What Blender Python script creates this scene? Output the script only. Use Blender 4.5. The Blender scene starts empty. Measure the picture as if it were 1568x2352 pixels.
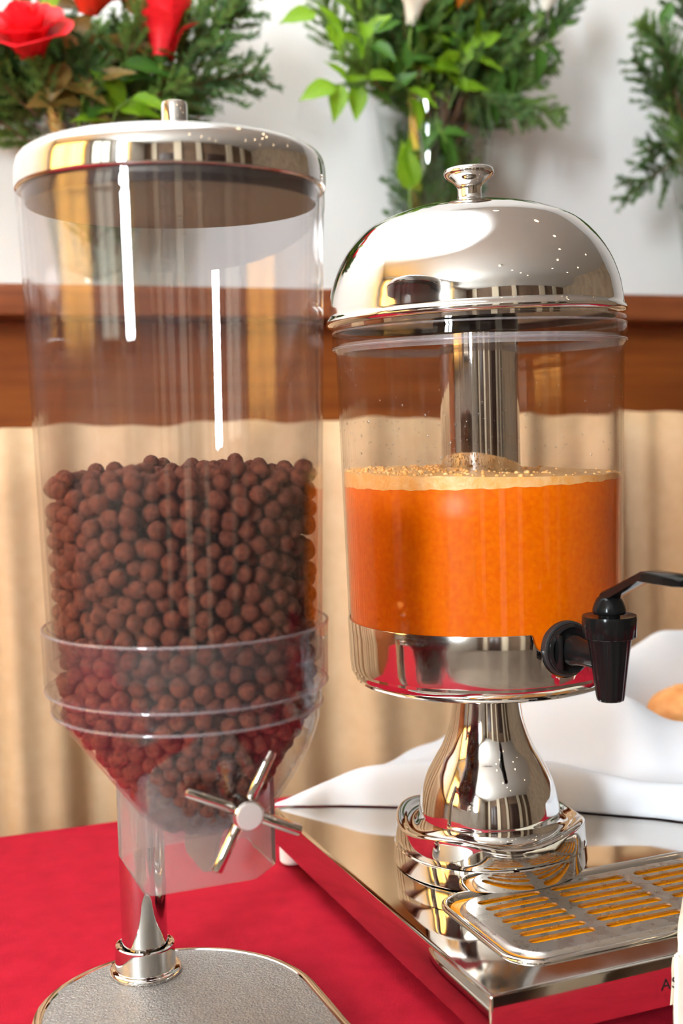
import bpy, bmesh, math, random
import numpy as np
from mathutils import Vector, Matrix, Euler
from mathutils.geometry import tessellate_polygon

PI = math.pi
S = bpy.context.scene
C = S.collection
random.seed(7)

# ------------------------------------------------------------------ camera
YAW, PITCH, ROLL, FPX, CAMH = math.radians(22.0), math.radians(4.534), 0.0225, 2850.0, 0.395
fh = Vector((math.sin(YAW), math.cos(YAW), 0)); rh = Vector((math.cos(YAW), -math.sin(YAW), 0)); zz = Vector((0, 0, 1))
FW = fh * math.cos(PITCH) - zz * math.sin(PITCH)
UP0 = fh * math.sin(PITCH) + zz * math.cos(PITCH)
RT = rh * math.cos(ROLL) - UP0 * math.sin(ROLL)
UP = UP0 * math.cos(ROLL) + rh * math.sin(ROLL)
cam_d = bpy.data.cameras.new('camera')
cam = bpy.data.objects.new('camera', cam_d); C.objects.link(cam)
cam_d.sensor_fit = 'VERTICAL'; cam_d.sensor_height = 36.0
cam_d.lens = FPX / 2352.0 * 36.0
cam_d.clip_start = 0.01; cam_d.clip_end = 50
m = Matrix((RT, UP, -FW)).transposed().to_4x4(); m.translation = Vector((0, 0, CAMH))
cam.matrix_world = m
cam_d.dof.use_dof = True; cam_d.dof.focus_distance = 0.875; cam_d.dof.aperture_fstop = 5.6
S.camera = cam

# ------------------------------------------------------------------ world, lights, exposure
S.view_settings.view_transform = 'Standard'; S.view_settings.look = 'None'
S.view_settings.gamma = 1.0; S.view_settings.use_curve_mapping = False
S.view_settings.exposure = 0.44
w = bpy.data.worlds.new('world'); S.world = w; w.use_nodes = True
w.node_tree.nodes['Background'].inputs[0].default_value = (0.75, 0.85, 1.0, 1)
w.node_tree.nodes['Background'].inputs[1].default_value = 0.6
S.cycles.max_bounces = 8; S.cycles.diffuse_bounces = 3; S.cycles.glossy_bounces = 5
S.cycles.transmission_bounces = 5; S.cycles.transparent_max_bounces = 24
S.cycles.use_adaptive_sampling = True; S.cycles.adaptive_threshold = 0.12; S.cycles.adaptive_min_samples = 16; S.cycles.use_denoising = True
S.cycles.sample_clamp_indirect = 6.0; S.cycles.caustics_reflective = True

def light(kind, name, loc, target, power, color, **kw):
    d = bpy.data.lights.new(name, kind); d.energy = power; d.color = color
    for k, v in kw.items(): setattr(d, k, v)
    o = bpy.data.objects.new(name, d); C.objects.link(o); o.location = loc
    o.rotation_euler = (Vector(target) - Vector(loc)).to_track_quat('-Z', 'Y').to_euler()
    return o
# the flash on the camera, tilted up so that it bounces off the white ceiling
light('SPOT', 'camera_flash', (-0.05, -0.10, 0.56), (-0.28, 0.92, 2.05), 1450, (0.83, 0.96, 1.08), spot_size=math.radians(66), spot_blend=1.0, shadow_soft_size=0.03)
# daylight comes through the windows of the left wall (their lit panes)

# ------------------------------------------------------------------ helpers
def lin(r, g, b):
    f = lambda c: (c / 255 / 12.92) if c / 255 <= 0.04045 else ((c / 255 + 0.055) / 1.055) ** 2.4
    return (f(r), f(g), f(b), 1.0)

def at(px, py, Y):      # a point of the plane Y = const, from a measured picture position
    r = FW + RT * ((px - 784) / FPX) - UP * ((py - 1176) / FPX)
    return Vector((0, 0, CAMH)) + r * (Y / r.y)

MATS = {}
def new_mat(name):
    mt = bpy.data.materials.new(name); mt.use_nodes = True
    MATS[name] = mt
    return mt, mt.node_tree.nodes, mt.node_tree.links, mt.node_tree.nodes['Principled BSDF']

def mat(name, col, rough=0.5, metal=0.0, col2=None, scale=20.0, detail=4.0, bump=0.0, bscale=None, stretch=None, coat=0.0, sss=0.0, rvar=0.0, spec=0.5, trans=0.0):
    mt, N, L, p = new_mat(name)
    p.inputs['Base Color'].default_value = col; p.inputs['Roughness'].default_value = rough
    p.inputs['Metallic'].default_value = metal; p.inputs['Coat Weight'].default_value = coat
    p.inputs['Specular IOR Level'].default_value = spec
    if sss:
        p.inputs['Subsurface Weight'].default_value = sss; p.inputs['Subsurface Radius'].default_value = (0.02, 0.006, 0.002); p.inputs['Subsurface Scale'].default_value = 0.5
    tc = N.new('ShaderNodeTexCoord'); mp = N.new('ShaderNodeMapping'); L.new(tc.outputs['Object'], mp.inputs[0])
    if stretch: mp.inputs['Scale'].default_value = stretch
    if col2 is not None or rvar:
        n = N.new('ShaderNodeTexNoise'); n.inputs['Scale'].default_value = scale; n.inputs['Detail'].default_value = detail
        L.new(mp.outputs[0], n.inputs['Vector'])
        if col2 is not None:
            r = N.new('ShaderNodeValToRGB'); r.color_ramp.elements[0].position = 0.32; r.color_ramp.elements[1].position = 0.68
            r.color_ramp.elements[0].color = col; r.color_ramp.elements[1].color = col2
            L.new(n.outputs['Fac'], r.inputs[0]); L.new(r.outputs[0], p.inputs['Base Color'])
        if rvar:
            mr = N.new('ShaderNodeMapRange'); mr.inputs['From Min'].default_value = 0.35; mr.inputs['From Max'].default_value = 0.7
            mr.inputs['To Min'].default_value = rough; mr.inputs['To Max'].default_value = rough + rvar
            L.new(n.outputs['Fac'], mr.inputs['Value']); L.new(mr.outputs[0], p.inputs['Roughness'])
    if bump:
        n2 = N.new('ShaderNodeTexNoise'); n2.inputs['Scale'].default_value = bscale or scale; n2.inputs['Detail'].default_value = 3
        L.new(mp.outputs[0], n2.inputs['Vector'])
        b = N.new('ShaderNodeBump'); b.inputs['Strength'].default_value = bump; b.inputs['Distance'].default_value = 0.002
        L.new(n2.outputs['Fac'], b.inputs['Height']); L.new(b.outputs[0], p.inputs['Normal'])
    if trans:      # light shining through (petals, leaves, drapes)
        out = N['Material Output']; t = N.new('ShaderNodeBsdfTranslucent'); t.inputs[0].default_value = col
        mx = N.new('ShaderNodeMixShader'); mx.inputs[0].default_value = trans
        L.new(p.outputs[0], mx.inputs[1]); L.new(t.outputs[0], mx.inputs[2]); L.new(mx.outputs[0], out.inputs[0])
    return mt

def clear_plastic(name, tint, f0=0.045, rough=0.02, haze=0.0):
    # thin clear wall: light passes straight through, the surface mirrors by the angle it is seen at
    mt, N, L, p = new_mat(name); N.remove(p); out = N['Material Output']
    lw = N.new('ShaderNodeLayerWeight'); lw.inputs['Blend'].default_value = 0.5
    pw = N.new('ShaderNodeMath'); pw.operation = 'POWER'; pw.inputs[1].default_value = 5.0; L.new(lw.outputs['Facing'], pw.inputs[0])
    mr = N.new('ShaderNodeMapRange'); mr.inputs['To Min'].default_value = f0; mr.inputs['To Max'].default_value = 0.75
    L.new(pw.outputs[0], mr.inputs['Value'])
    t = N.new('ShaderNodeBsdfTransparent'); t.inputs[0].default_value = tint
    g = N.new('ShaderNodeBsdfGlossy'); g.inputs['Roughness'].default_value = rough
    base = t
    if haze:
        d = N.new('ShaderNodeBsdfDiffuse'); d.inputs[0].default_value = (0.85, 0.83, 0.85, 1)
        hz = N.new('ShaderNodeMixShader'); hz.inputs[0].default_value = haze
        L.new(t.outputs[0], hz.inputs[1]); L.new(d.outputs[0], hz.inputs[2]); base = hz
    mx = N.new('ShaderNodeMixShader'); L.new(mr.outputs[0], mx.inputs[0]); L.new(base.outputs[0], mx.inputs[1]); L.new(g.outputs[0], mx.inputs[2])
    L.new(mx.outputs[0], out.inputs[0])
    return mt

def emit_mat(name, col, s):
    mt, N, L, p = new_mat(name)
    p.inputs['Base Color'].default_value = (0.8, 0.8, 0.8, 1); p.inputs['Emission Color'].default_value = col; p.inputs['Emission Strength'].default_value = s
    return mt

def link_mesh(name, me, material, parent=None, smooth=True, angle=35):
    if smooth:
        me.shade_smooth()
        if angle: me.set_sharp_from_angle(angle=math.radians(angle))
    if material is not None and not me.materials: me.materials.append(MATS[material] if isinstance(material, str) else material)
    o = bpy.data.objects.new(name, me); C.objects.link(o)
    if parent is not None: o.parent = parent
    return o

def mesh(name, v, f):
    me = bpy.data.meshes.new(name); me.from_pydata([tuple(p) for p in v], [], f); me.update()
    return me

def obj(name, v, f, material, parent=None, smooth=True, angle=35):
    return link_mesh(name, mesh(name, v, f), material, parent, smooth, angle)

def tag(o, label=None, cat=None, group=None, kind=None):
    if label: o['label'] = label
    if cat: o['category'] = cat
    if group: o['group'] = group
    if kind: o['kind'] = kind
    return o

def thing(name, label, cat, loc=(0, 0, 0), rotz=0.0, group=None):
    o = bpy.data.objects.new(name, None); C.objects.link(o); o.location = loc; o.rotation_euler = (0, 0, rotz)
    o.empty_display_size = 0.02
    return tag(o, label, cat, group)

def copy_tree(o, parent=None):
    c = o.copy(); C.objects.link(c); c.parent = parent
    for ch in [x for x in o.children]: copy_tree(ch, c)
    return c

def lathe_vf(prof, n=96, closed=False, cx=0, cy=0, rfun=None):
    """prof: list of (r, z); closed joins last ring to first"""
    V, Fc, rings = [], [], []
    for r, z in prof:
        if r < 1e-6:
            rings.append([len(V)]); V.append((cx, cy, z))
        else:
            k = len(V); ring = []
            for i in range(n):
                a = 2 * PI * i / n
                q = r * (rfun(a, r, z) if rfun else 1.0)
                V.append((cx + q * math.cos(a), cy + q * math.sin(a), z)); ring.append(k + i)
            rings.append(ring)
    pairs = list(zip(rings[:-1], rings[1:]))
    if closed: pairs.append((rings[-1], rings[0]))
    for a, b in pairs:
        if len(a) == 1 and len(b) == 1: continue
        for i in range(n):
            j = (i + 1) % n
            if len(a) == 1: Fc.append((a[0], b[j], b[i]))
            elif len(b) == 1: Fc.append((a[i], a[j], b[0]))
            else: Fc.append((a[i], a[j], b[j], b[i]))
    return V, Fc

def lathe(name, prof, material, parent=None, n=96, closed=False, cx=0, cy=0, angle=35, rfun=None):
    v, f = lathe_vf(prof, n, closed, cx, cy, rfun)
    me = mesh(name, v, f)
    bm = bmesh.new(); bm.from_mesh(me); bmesh.ops.recalc_face_normals(bm, faces=bm.faces); bm.to_mesh(me); bm.free()
    return link_mesh(name, me, material, parent, True, angle)

def smooth_prof(pts, k=6):
    """Catmull-Rom through (r, z) points"""
    out = []
    P = [pts[0]] + list(pts) + [pts[-1]]
    for i in range(1, len(P) - 2):
        p0, p1, p2, p3 = P[i - 1], P[i], P[i + 1], P[i + 2]
        for s in range(k):
            t = s / k
            out.append(tuple(0.5 * ((2 * p1[d]) + (-p0[d] + p2[d]) * t + (2 * p0[d] - 5 * p1[d] + 4 * p2[d] - p3[d]) * t * t + (-p0[d] + 3 * p1[d] - 3 * p2[d] + p3[d]) * t ** 3) for d in range(len(p1))))
    out.append(tuple(pts[-1]))
    return [tuple([max(0.0, q[0])] + list(q[1:])) for q in out] if len(pts[0]) == 2 else out

def tube_vf(pts, rad, n=12, cap=True):
    pts = [Vector(p) for p in pts]; V, Fc = [], []
    rads = rad if isinstance(rad, (list, tuple)) else [rad] * len(pts)
    t0 = (pts[1] - pts[0]).normalized(); up = Vector((0, 0, 1)) if abs(t0.z) < 0.9 else Vector((1, 0, 0))
    nx = t0.cross(up).normalized()
    for i, p in enumerate(pts):
        t = (pts[min(i + 1, len(pts) - 1)] - pts[max(i - 1, 0)]).normalized()
        nx = (nx - t * nx.dot(t)).normalized(); ny = t.cross(nx)
        for k in range(n):
            a = 2 * PI * k / n
            V.append(p + (nx * math.cos(a) + ny * math.sin(a)) * rads[i])
    for i in range(len(pts) - 1):
        for k in range(n):
            a, b = i * n + k, i * n + (k + 1) % n
            Fc.append((a, b, b + n, a + n))
    if cap:
        Fc.append(tuple(reversed(range(n)))); Fc.append(tuple(range((len(pts) - 1) * n, len(pts) * n)))
    return V, Fc

def tube(name, pts, rad, material, parent=None, n=16):
    return obj(name, *tube_vf(pts, rad, n), material, parent)

def bevel_box(name, lo, hi, material, parent=None, bev=0.003, seg=3):
    bm = bmesh.new(); bmesh.ops.create_cube(bm, size=1.0)
    for v in bm.verts:
        v.co = Vector([lo[i] + (v.co[i] + 0.5) * (hi[i] - lo[i]) for i in range(3)])
    if bev: bmesh.ops.bevel(bm, geom=bm.edges[:], offset=bev, segments=seg, affect='EDGES', profile=0.5)
    me = bpy.data.meshes.new(name); bm.to_mesh(me); bm.free()
    return link_mesh(name, me, material, parent, True, 40)

def rrect(x0, x1, y0, y1, r, n=8):
    out = []
    rs = r if isinstance(r, (list, tuple)) else [r] * 4
    for (cx, cy, a0, q) in ((x1, y0, -90, 0), (x1, y1, 0, 1), (x0, y1, 90, 2), (x0, y0, 180, 3)):
        rr = rs[q]; ox = cx - rr if cx == x1 else cx + rr; oy = cy - rr if cy == y0 and False else (cy + rr if cy == y0 else cy - rr)
        for i in range(n + 1):
            a = math.radians(a0 + 90 * i / n); out.append((ox + rr * math.cos(a), oy + rr * math.sin(a)))
    return out

def loft_vf(loops, cap0=False, cap1=False, closed=False):
    n = len(loops[0]); V = [p for lp in loops for p in lp]; Fc = []
    rng = range(len(loops) if closed else len(loops) - 1)
    for i in rng:
        i2 = (i + 1) % len(loops)
        for k in range(n):
            k2 = (k + 1) % n
            Fc.append((i * n + k, i * n + k2, i2 * n + k2, i2 * n + k))
    if cap0: Fc.append(tuple(reversed(range(n))))
    if cap1: Fc.append(tuple(range((len(loops) - 1) * n, len(loops) * n)))
    return V, Fc

def plate_vf(outer, holes, z0, z1):
    """flat plate with holes, thickness z0..z1"""
    loops = [[Vector((x, y, 0)) for x, y in lp] for lp in [outer] + holes]
    tris = tessellate_polygon(loops)
    flat = [p for lp in loops for p in lp]; n = len(flat)
    V = [(p.x, p.y, z1) for p in flat] + [(p.x, p.y, z0) for p in flat]; Fc = []
    for t in tris:
        a, b, c = [flat[i] for i in t]
        up = (b - a).cross(c - a).z > 0
        t = tuple(t) if up else tuple(reversed(t))
        Fc.append(t); Fc.append(tuple(i + n for i in reversed(t)))
    o = 0
    for lp in loops:
        k = len(lp)
        for i in range(k):
            j = (i + 1) % k; Fc.append((o + i, o + i + n, o + j + n, o + j))
        o += k
    return V, Fc

def grid_obj(name, fn, nu, nv, material, parent=None, thick=0.0, angle=None):
    V = [fn(i / nu, j / nv) for j in range(nv + 1) for i in range(nu + 1)]
    Fc = [(j * (nu + 1) + i, j * (nu + 1) + i + 1, (j + 1) * (nu + 1) + i + 1, (j + 1) * (nu + 1) + i) for j in range(nv) for i in range(nu)]
    o = obj(name, V, Fc, material, parent, True, angle)
    if thick:
        md = o.modifiers.new('thickness', 'SOLIDIFY'); md.thickness = thick; md.offset = -1
    return o

def sstep(a, b, x):
    t = min(1.0, max(0.0, (x - a) / (b - a))) if a != b else float(x > a)
    return t * t * (3 - 2 * t)

# ------------------------------------------------------------------ materials
mat('wall_paint', lin(246, 245, 244), 0.75, col2=lin(242, 240, 238), scale=2.0, bump=0.15, bscale=30)
mat('ceiling_paint', lin(222, 216, 208), 0.85)
mat('side_wall', lin(214, 207, 196), 0.8, col2=lin(200, 190, 178), scale=3)
mat('right_wall', lin(158, 136, 112), 0.8, col2=lin(138, 116, 94), scale=3)
mat('back_wall', lin(112, 88, 68), 0.8, col2=lin(92, 70, 52), scale=2)
mat('pilaster', lin(196, 180, 156), 0.7)
mat('floor_tile', lin(128, 112, 98), 0.35, col2=lin(104, 90, 78), scale=4)
mat('wood', lin(138, 76, 40), 0.4, col2=lin(112, 56, 28), scale=9, detail=8, stretch=(0.6, 6, 9), bump=0.08, bscale=20, coat=0.15)
mat('wood_panel', lin(164, 88, 32), 0.42, col2=lin(134, 64, 20), scale=7, detail=8, stretch=(0.5, 6, 8), coat=0.1)
mat('dark_wood', lin(58, 34, 24), 0.4, col2=lin(40, 24, 18), scale=8, stretch=(1, 1, 0.2))
mat('cream_drape', lin(214, 180, 140), 0.6, col2=lin(206, 170, 130), scale=60, bump=0.05, bscale=900, trans=0.12)
mat('gold_drape', lin(250, 226, 172), 0.6, col2=lin(246, 216, 152), scale=6, stretch=(1, 14, 0.3), trans=0.45)
mat('red_cloth', lin(172, 18, 42), 0.85, col2=lin(158, 13, 36), scale=45, bump=0.35, bscale=1500, spec=0.15)
mat('white_cloth', lin(222, 224, 230), 0.8, bump=0.08, bscale=1400, spec=0.2, trans=0.1)
mat('steel', (0.71, 0.69, 0.67, 1), 0.045, 1.0)
mat('steel_band', (0.74, 0.71, 0.68, 1), 0.06, 1.0, scale=25, rvar=0.05, stretch=(1, 1, 0.3))
mat('tray_steel', (0.68, 0.64, 0.59, 1), 0.035, 1.0, scale=18, rvar=0.06)
mat('grille_steel', (0.58, 0.54, 0.50, 1), 0.24, 1.0, scale=90, rvar=0.12)
mat('dark_steel', (0.13, 0.115, 0.115, 1), 0.34, 1.0)
mat('black_plastic', (0.008, 0.0075, 0.0075, 1), 0.15, spec=0.17)
mat('black_matte', (0.02, 0.018, 0.018, 1), 0.45)
mat('hammered', lin(176, 172, 168), 0.42, 0.75, col2=lin(140, 136, 132), scale=900, detail=2, bump=0.6, bscale=650)
mat('juice', lin(238, 118, 0), 0.3, col2=lin(230, 102, 0), scale=260, detail=6, spec=0.12)
mat('juice_pool', lin(252, 160, 12), 0.12)
mat('foam', lin(254, 206, 142), 0.4, col2=lin(252, 182, 96), scale=160, bump=0.3, bscale=420)
mat('cereal', lin(126, 66, 45), 0.85, col2=lin(92, 46, 31), scale=300, detail=5, bump=0.8, bscale=650, spec=0.25)
mat('satin_cap', (0.9, 0.87, 0.85, 1), 0.38, 0.6)
mat('paddle_rubber', lin(158, 138, 118), 0.5)
mat('bread', lin(222, 160, 96), 0.65, col2=lin(196, 120, 56), scale=38, bump=0.7, bscale=70)
mat('bread_crack', lin(190, 138, 50), 0.8, col2=lin(150, 96, 30), scale=90)
mat('porcelain', lin(240, 236, 222), 0.25, coat=0.3)
mat('cream_cloth', lin(240, 234, 216), 0.8, bump=0.08, bscale=1400, spec=0.2)
mat('white_rubber', lin(232, 226, 226), 0.5)
mat('print_dark', lin(40, 12, 12), 0.5)
mat('needle_green', lin(122, 158, 70), 0.6, col2=lin(84, 126, 54), scale=25, trans=0.2)
mat('needle_dark', lin(86, 126, 62), 0.6, col2=lin(58, 98, 48), scale=25, trans=0.15)
mat('leaf_bright', lin(150, 190, 44), 0.4, col2=lin(120, 168, 34), scale=12, trans=0.4)
mat('leaf_green', lin(84, 128, 44), 0.42, col2=lin(62, 104, 36), scale=12, trans=0.3)
mat('leaf_bronze', lin(150, 120, 60), 0.45, col2=lin(120, 100, 44), scale=10, trans=0.3)
mat('twig', lin(118, 76, 50), 0.7)
mat('green_stem', lin(110, 140, 50), 0.5)
mat('rose_red', lin(248, 40, 52), 0.5, col2=lin(236, 24, 40), scale=20, trans=0.25)
mat('rose_orange', lin(250, 74, 40), 0.5, col2=lin(244, 52, 34), scale=20, trans=0.25)
mat('petal_white', lin(246, 240, 226), 0.5, trans=0.3)
mat('petal_orange', lin(240, 140, 40), 0.5, trans=0.25)
clear_plastic('canister_plastic', (0.955, 0.945, 0.95, 1), 0.058, 0.015, haze=0.006)
clear_plastic('collar_plastic', (0.96, 0.945, 0.955, 1), 0.045, 0.03, haze=0.014)
clear_plastic('rim_glint_plastic', (0.90, 0.86, 0.89, 1), 0.08, 0.1, haze=0.10)  # its white haze imitates bright edge highlights; the jug lip uses it too
clear_plastic('cone_plastic', (0.96, 0.95, 0.955, 1), 0.07, 0.03, haze=0.008)
clear_plastic('jug_plastic', (0.965, 0.955, 0.95, 1), 0.032, 0.012, haze=0.0)
clear_plastic('vase_glass', (0.95, 0.97, 0.955, 1), 0.07, 0.01)
clear_plastic('seal_plastic', (0.92, 0.91, 0.90, 1), 0.10, 0.08, haze=0.22)
clear_plastic('droplet', (0.9, 0.9, 0.9, 1), 0.15, 0.02)
emit_mat('window_day', (0.86, 0.96, 1.02, 1), 98.0)
emit_mat('window_sun', (0.95, 0.98, 1.0, 1), 21.0)
emit_mat('window_shade', (0.80, 0.80, 0.64, 1), 2.0)
emit_mat('lamp_glow', (1.0, 0.78, 0.5, 1), 18.0)
# frosted plastic of the chute
mt, N, L, p = new_mat('frosted'); out = N['Material Output']; N.remove(p)
rf = N.new('ShaderNodeBsdfRefraction'); rf.inputs['Color'].default_value = (0.97, 0.95, 0.95, 1); rf.inputs['Roughness'].default_value = 0.13; rf.inputs['IOR'].default_value = 1.03
tl = N.new('ShaderNodeBsdfTranslucent'); tl.inputs[0].default_value = (0.9, 0.88, 0.88, 1)
df = N.new('ShaderNodeBsdfDiffuse'); df.inputs[0].default_value = (0.88, 0.86, 0.86, 1)
gl = N.new('ShaderNodeBsdfGlossy'); gl.inputs['Roughness'].default_value = 0.3
m1 = N.new('ShaderNodeMixShader'); m1.inputs[0].default_value = 0.5; L.new(tl.outputs[0], m1.inputs[1]); L.new(df.outputs[0], m1.inputs[2])
m2 = N.new('ShaderNodeMixShader'); m2.inputs[0].default_value = 0.21; L.new(rf.outputs[0], m2.inputs[1]); L.new(m1.outputs[0], m2.inputs[2])
m3 = N.new('ShaderNodeMixShader'); m3.inputs[0].default_value = 0.05; L.new(m2.outputs[0], m3.inputs[1]); L.new(gl.outputs[0], m3.inputs[2])
L.new(m3.outputs[0], out.inputs[0])

# ------------------------------------------------------------------ the room
RX0, RX1, RY0, RY1, RZ0, RZ1 = -2.6, 4.4, -3.6, 1.76, -0.75, 2.05
def struct(name, v, f, m_, parent=None):
    return tag(obj(name, v, f, m_, parent, False), kind='structure')
def quad(name, a, b, c, d, m_): return struct(name, [a, b, c, d], [(0, 1, 2, 3)], m_)
quad('floor', (RX0, RY0, RZ0), (RX1, RY0, RZ0), (RX1, RY1, RZ0), (RX0, RY1, RZ0), 'floor_tile')
quad('ceiling', (RX0, RY0, RZ1), (RX0, RY1, RZ1), (RX1, RY1, RZ1), (RX1, RY0, RZ1), 'ceiling_paint')
quad('wall_back', (RX0, RY1, RZ0), (RX1, RY1, RZ0), (RX1, RY1, RZ1), (RX0, RY1, RZ1), 'wall_paint')
quad('wall_left', (RX0, RY0, RZ0), (RX0, RY1, RZ0), (RX0, RY1, RZ1), (RX0, RY0, RZ1), 'side_wall')
quad('wall_right', (RX1, RY1, RZ0), (RX1, RY0, RZ0), (RX1, RY0, RZ1), (RX1, RY1, RZ1), 'right_wall')
quad('wall_front', (RX1, RY0, RZ0), (RX0, RY0, RZ0), (RX0, RY0, RZ1), (RX1, RY0, RZ1), 'back_wall')
LEDGE_Z = 0.563
tag(bevel_box('trim_1', (RX0 + 0.01, 1.57, LEDGE_Z - 0.039), (RX1 - 0.01, 1.755, LEDGE_Z), 'wood', None, 0.003), 'brown wooden ledge running along the white wall above the cream drape', None, kind='structure')
tag(bevel_box('trim_2', (RX0 + 0.01, 1.66, -0.7), (RX1 - 0.01, 1.755, LEDGE_Z - 0.0395), 'wood_panel', None, 0.0), 'brown wooden panel under the ledge', None, kind='structure')

def window(n, y0, y1, z0, z1, pane):
    x = RX0 + 0.03
    wo = tag(bpy.data.objects.new('window_%d' % n, None), kind='structure'); C.objects.link(wo); wo.location = (x, (y0 + y1) / 2, z0)
    hw, h = (y1 - y0) / 2, z1 - z0
    for k, (a, b) in enumerate((((-0.02, -hw, 0), (0.03, -hw + 0.06, h)), ((-0.02, hw - 0.06, 0), (0.03, hw, h)), ((-0.02, -hw + 0.06, h - 0.06), (0.03, hw - 0.06, h)), ((-0.02, -hw + 0.06, 0), (0.03, hw - 0.06, 0.06)), ((-0.018, -0.02, 0.06), (0.025, 0.02, h - 0.06)))):
        bevel_box('frame', a, b, 'dark_wood', wo, 0.003, 1)
    for (ya, yb) in ((-hw + 0.06, -0.02), (0.02, hw - 0.06)):
        obj('pane', [(0, ya, 0.06), (0, yb, 0.06), (0, yb, h - 0.06), (0, ya, h - 0.06)], [(0, 1, 2, 3)], pane, wo, False)
window(1, -1.98, -1.38, 0.42, 1.90, 'window_day')
window(2, -1.08, -0.18, 0.42, 1.90, 'window_shade')
window(3, 0.10, 1.58, 0.42, 1.90, 'window_sun')
def drape(y0, y1, lab, k):
    def fn(u, v):
        y = y0 + (y1 - y0) * u
        return (RX0 + 0.11 + 0.022 * math.sin(u * k * 2 * PI) + 0.01 * math.sin(u * k * 1.3 * PI + 2), y, 0.39 + 1.58 * v)
    tag(grid_obj('window_curtain', fn, 90, 6, 'gold_drape', None, 0.002), lab, 'curtain')
drape(0.04, 1.64, 'wide golden window curtain glowing with daylight nearest the ledge wall', 16)
drape(-2.28, -2.01, 'narrow golden window curtain beside the bright white window', 4)
do = tag(bpy.data.objects.new('door_1', None), kind='structure'); C.objects.link(do); do.location = (1.5, RY0 + 0.03, RZ0 + 0.002)  # unseen door, added as a dark stripe in the steel reflections
bevel_box('door_leaf', (-0.5, -0.02, 0), (0.5, 0.02, 2.05), 'dark_wood', do, 0.004)
for sx in (-1, 1): bevel_box('door_panel', (sx * 0.24 - 0.18, 0.02, 0.2), (sx * 0.24 + 0.18, 0.035, 1.85), 'dark_wood', do, 0.01)
lathe('door_handle', [(0, 0.94), (0.02, 0.945), (0.028, 0.96), (0.02, 0.975), (0, 0.98)], 'steel', do, 20, cx=0.42, cy=0.06)
for k, (x, wv) in enumerate(((-1.9, 0.16), (-0.55, 0.2), (0.55, 0.14), (2.35, 0.2), (3.4, 0.16))):  # unseen pilasters, added as pale stripes for the steel band to mirror
    tag(bevel_box('trim_%d' % (k + 3), (x - wv, RY0 + 0.002, RZ0 + 0.002), (x + wv, RY0 + 0.09, RZ1 - 0.002), 'pilaster', None, 0.01, 1), 'pale pilaster added behind the camera to stripe the steel reflections', None, kind='structure')
d2 = tag(bpy.data.objects.new('door_2', None), kind='structure'); C.objects.link(d2); d2.location = (-1.2, RY0 + 0.03, RZ0 + 0.002)  # second unseen door, another dark stripe added for the steel to mirror
bevel_box('door_leaf', (-0.4, -0.02, 0), (0.4, 0.02, 2.05), 'dark_wood', d2, 0.004)
for sx in (-1, 1): bevel_box('door_panel', (sx * 0.19 - 0.14, 0.02, 0.2), (sx * 0.19 + 0.14, 0.035, 1.85), 'dark_wood', d2, 0.01)
lights_xy = [(0.9, 1.2), (1.35, 0.85), (1.7, 0.4), (1.95, -0.1), (2.1, -0.7), (2.1, -1.3), (0.2, -1.2), (0.55, -1.7), (0.9, -2.2), (1.3, -2.7), (3.1, 0.5), (3.2, -0.5), (3.2, -1.5)]
dl0 = None
for i, (x, y) in enumerate(lights_xy):
    if dl0 is None:
        d = thing('downlight', 'small warm round ceiling spotlight mirrored in the dome lid', 'lamp', (x, y, RZ1 - 0.02), 0, 'ceiling spotlights')
        lathe('ring', [(0.03, 0.018), (0.042, 0.014), (0.042, 0.0), (0.03, 0.0)], 'steel', d, 24, closed=True)
        lathe('bulb', [(0, 0.003), (0.029, 0.008)], 'lamp_glow', d, 8)
        dl0 = d
    else:
        copy_tree(dl0).location = (x, y, RZ1 - 0.02)

# ------------------------------------------------------------------ cream drape under the ledge
def drape_fn(u, v):
    X = -0.55 + 2.9 * u
    fade = 0.5 + 0.7 * (1 - v)
    f = 0.016 * math.sin(X * 46 + 1.2 * math.sin(X * 7)) + 0.010 * math.sin(X * 83 + 2.1 * math.sin(X * 5) + 1) + 0.008 * math.sin(X * 23 + 0.7 - 0.8 * (1 - v))
    amp = 0.75 + 0.85 * sstep(0.75, 1.15, X) + 0.75 * sstep(0.34, 0.12, X)
    top = 0.387 + 0.0025 * math.sin(X * 30) + 0.0015 * math.sin(X * 77)
    z = -0.74 + (top + 0.74) * v
    return (X + 0.012 * math.sin(X * 9 + 3 * (1 - v)) * (1 - v), 1.555 + f * amp * fade - 0.04 * (1 - v), z)
sk = grid_obj('drape', drape_fn, 520, 14, 'cream_drape', None, 0.0015)
tag(sk, 'long cream satin drape hanging in soft pleats below the wooden ledge', 'drape')

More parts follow.
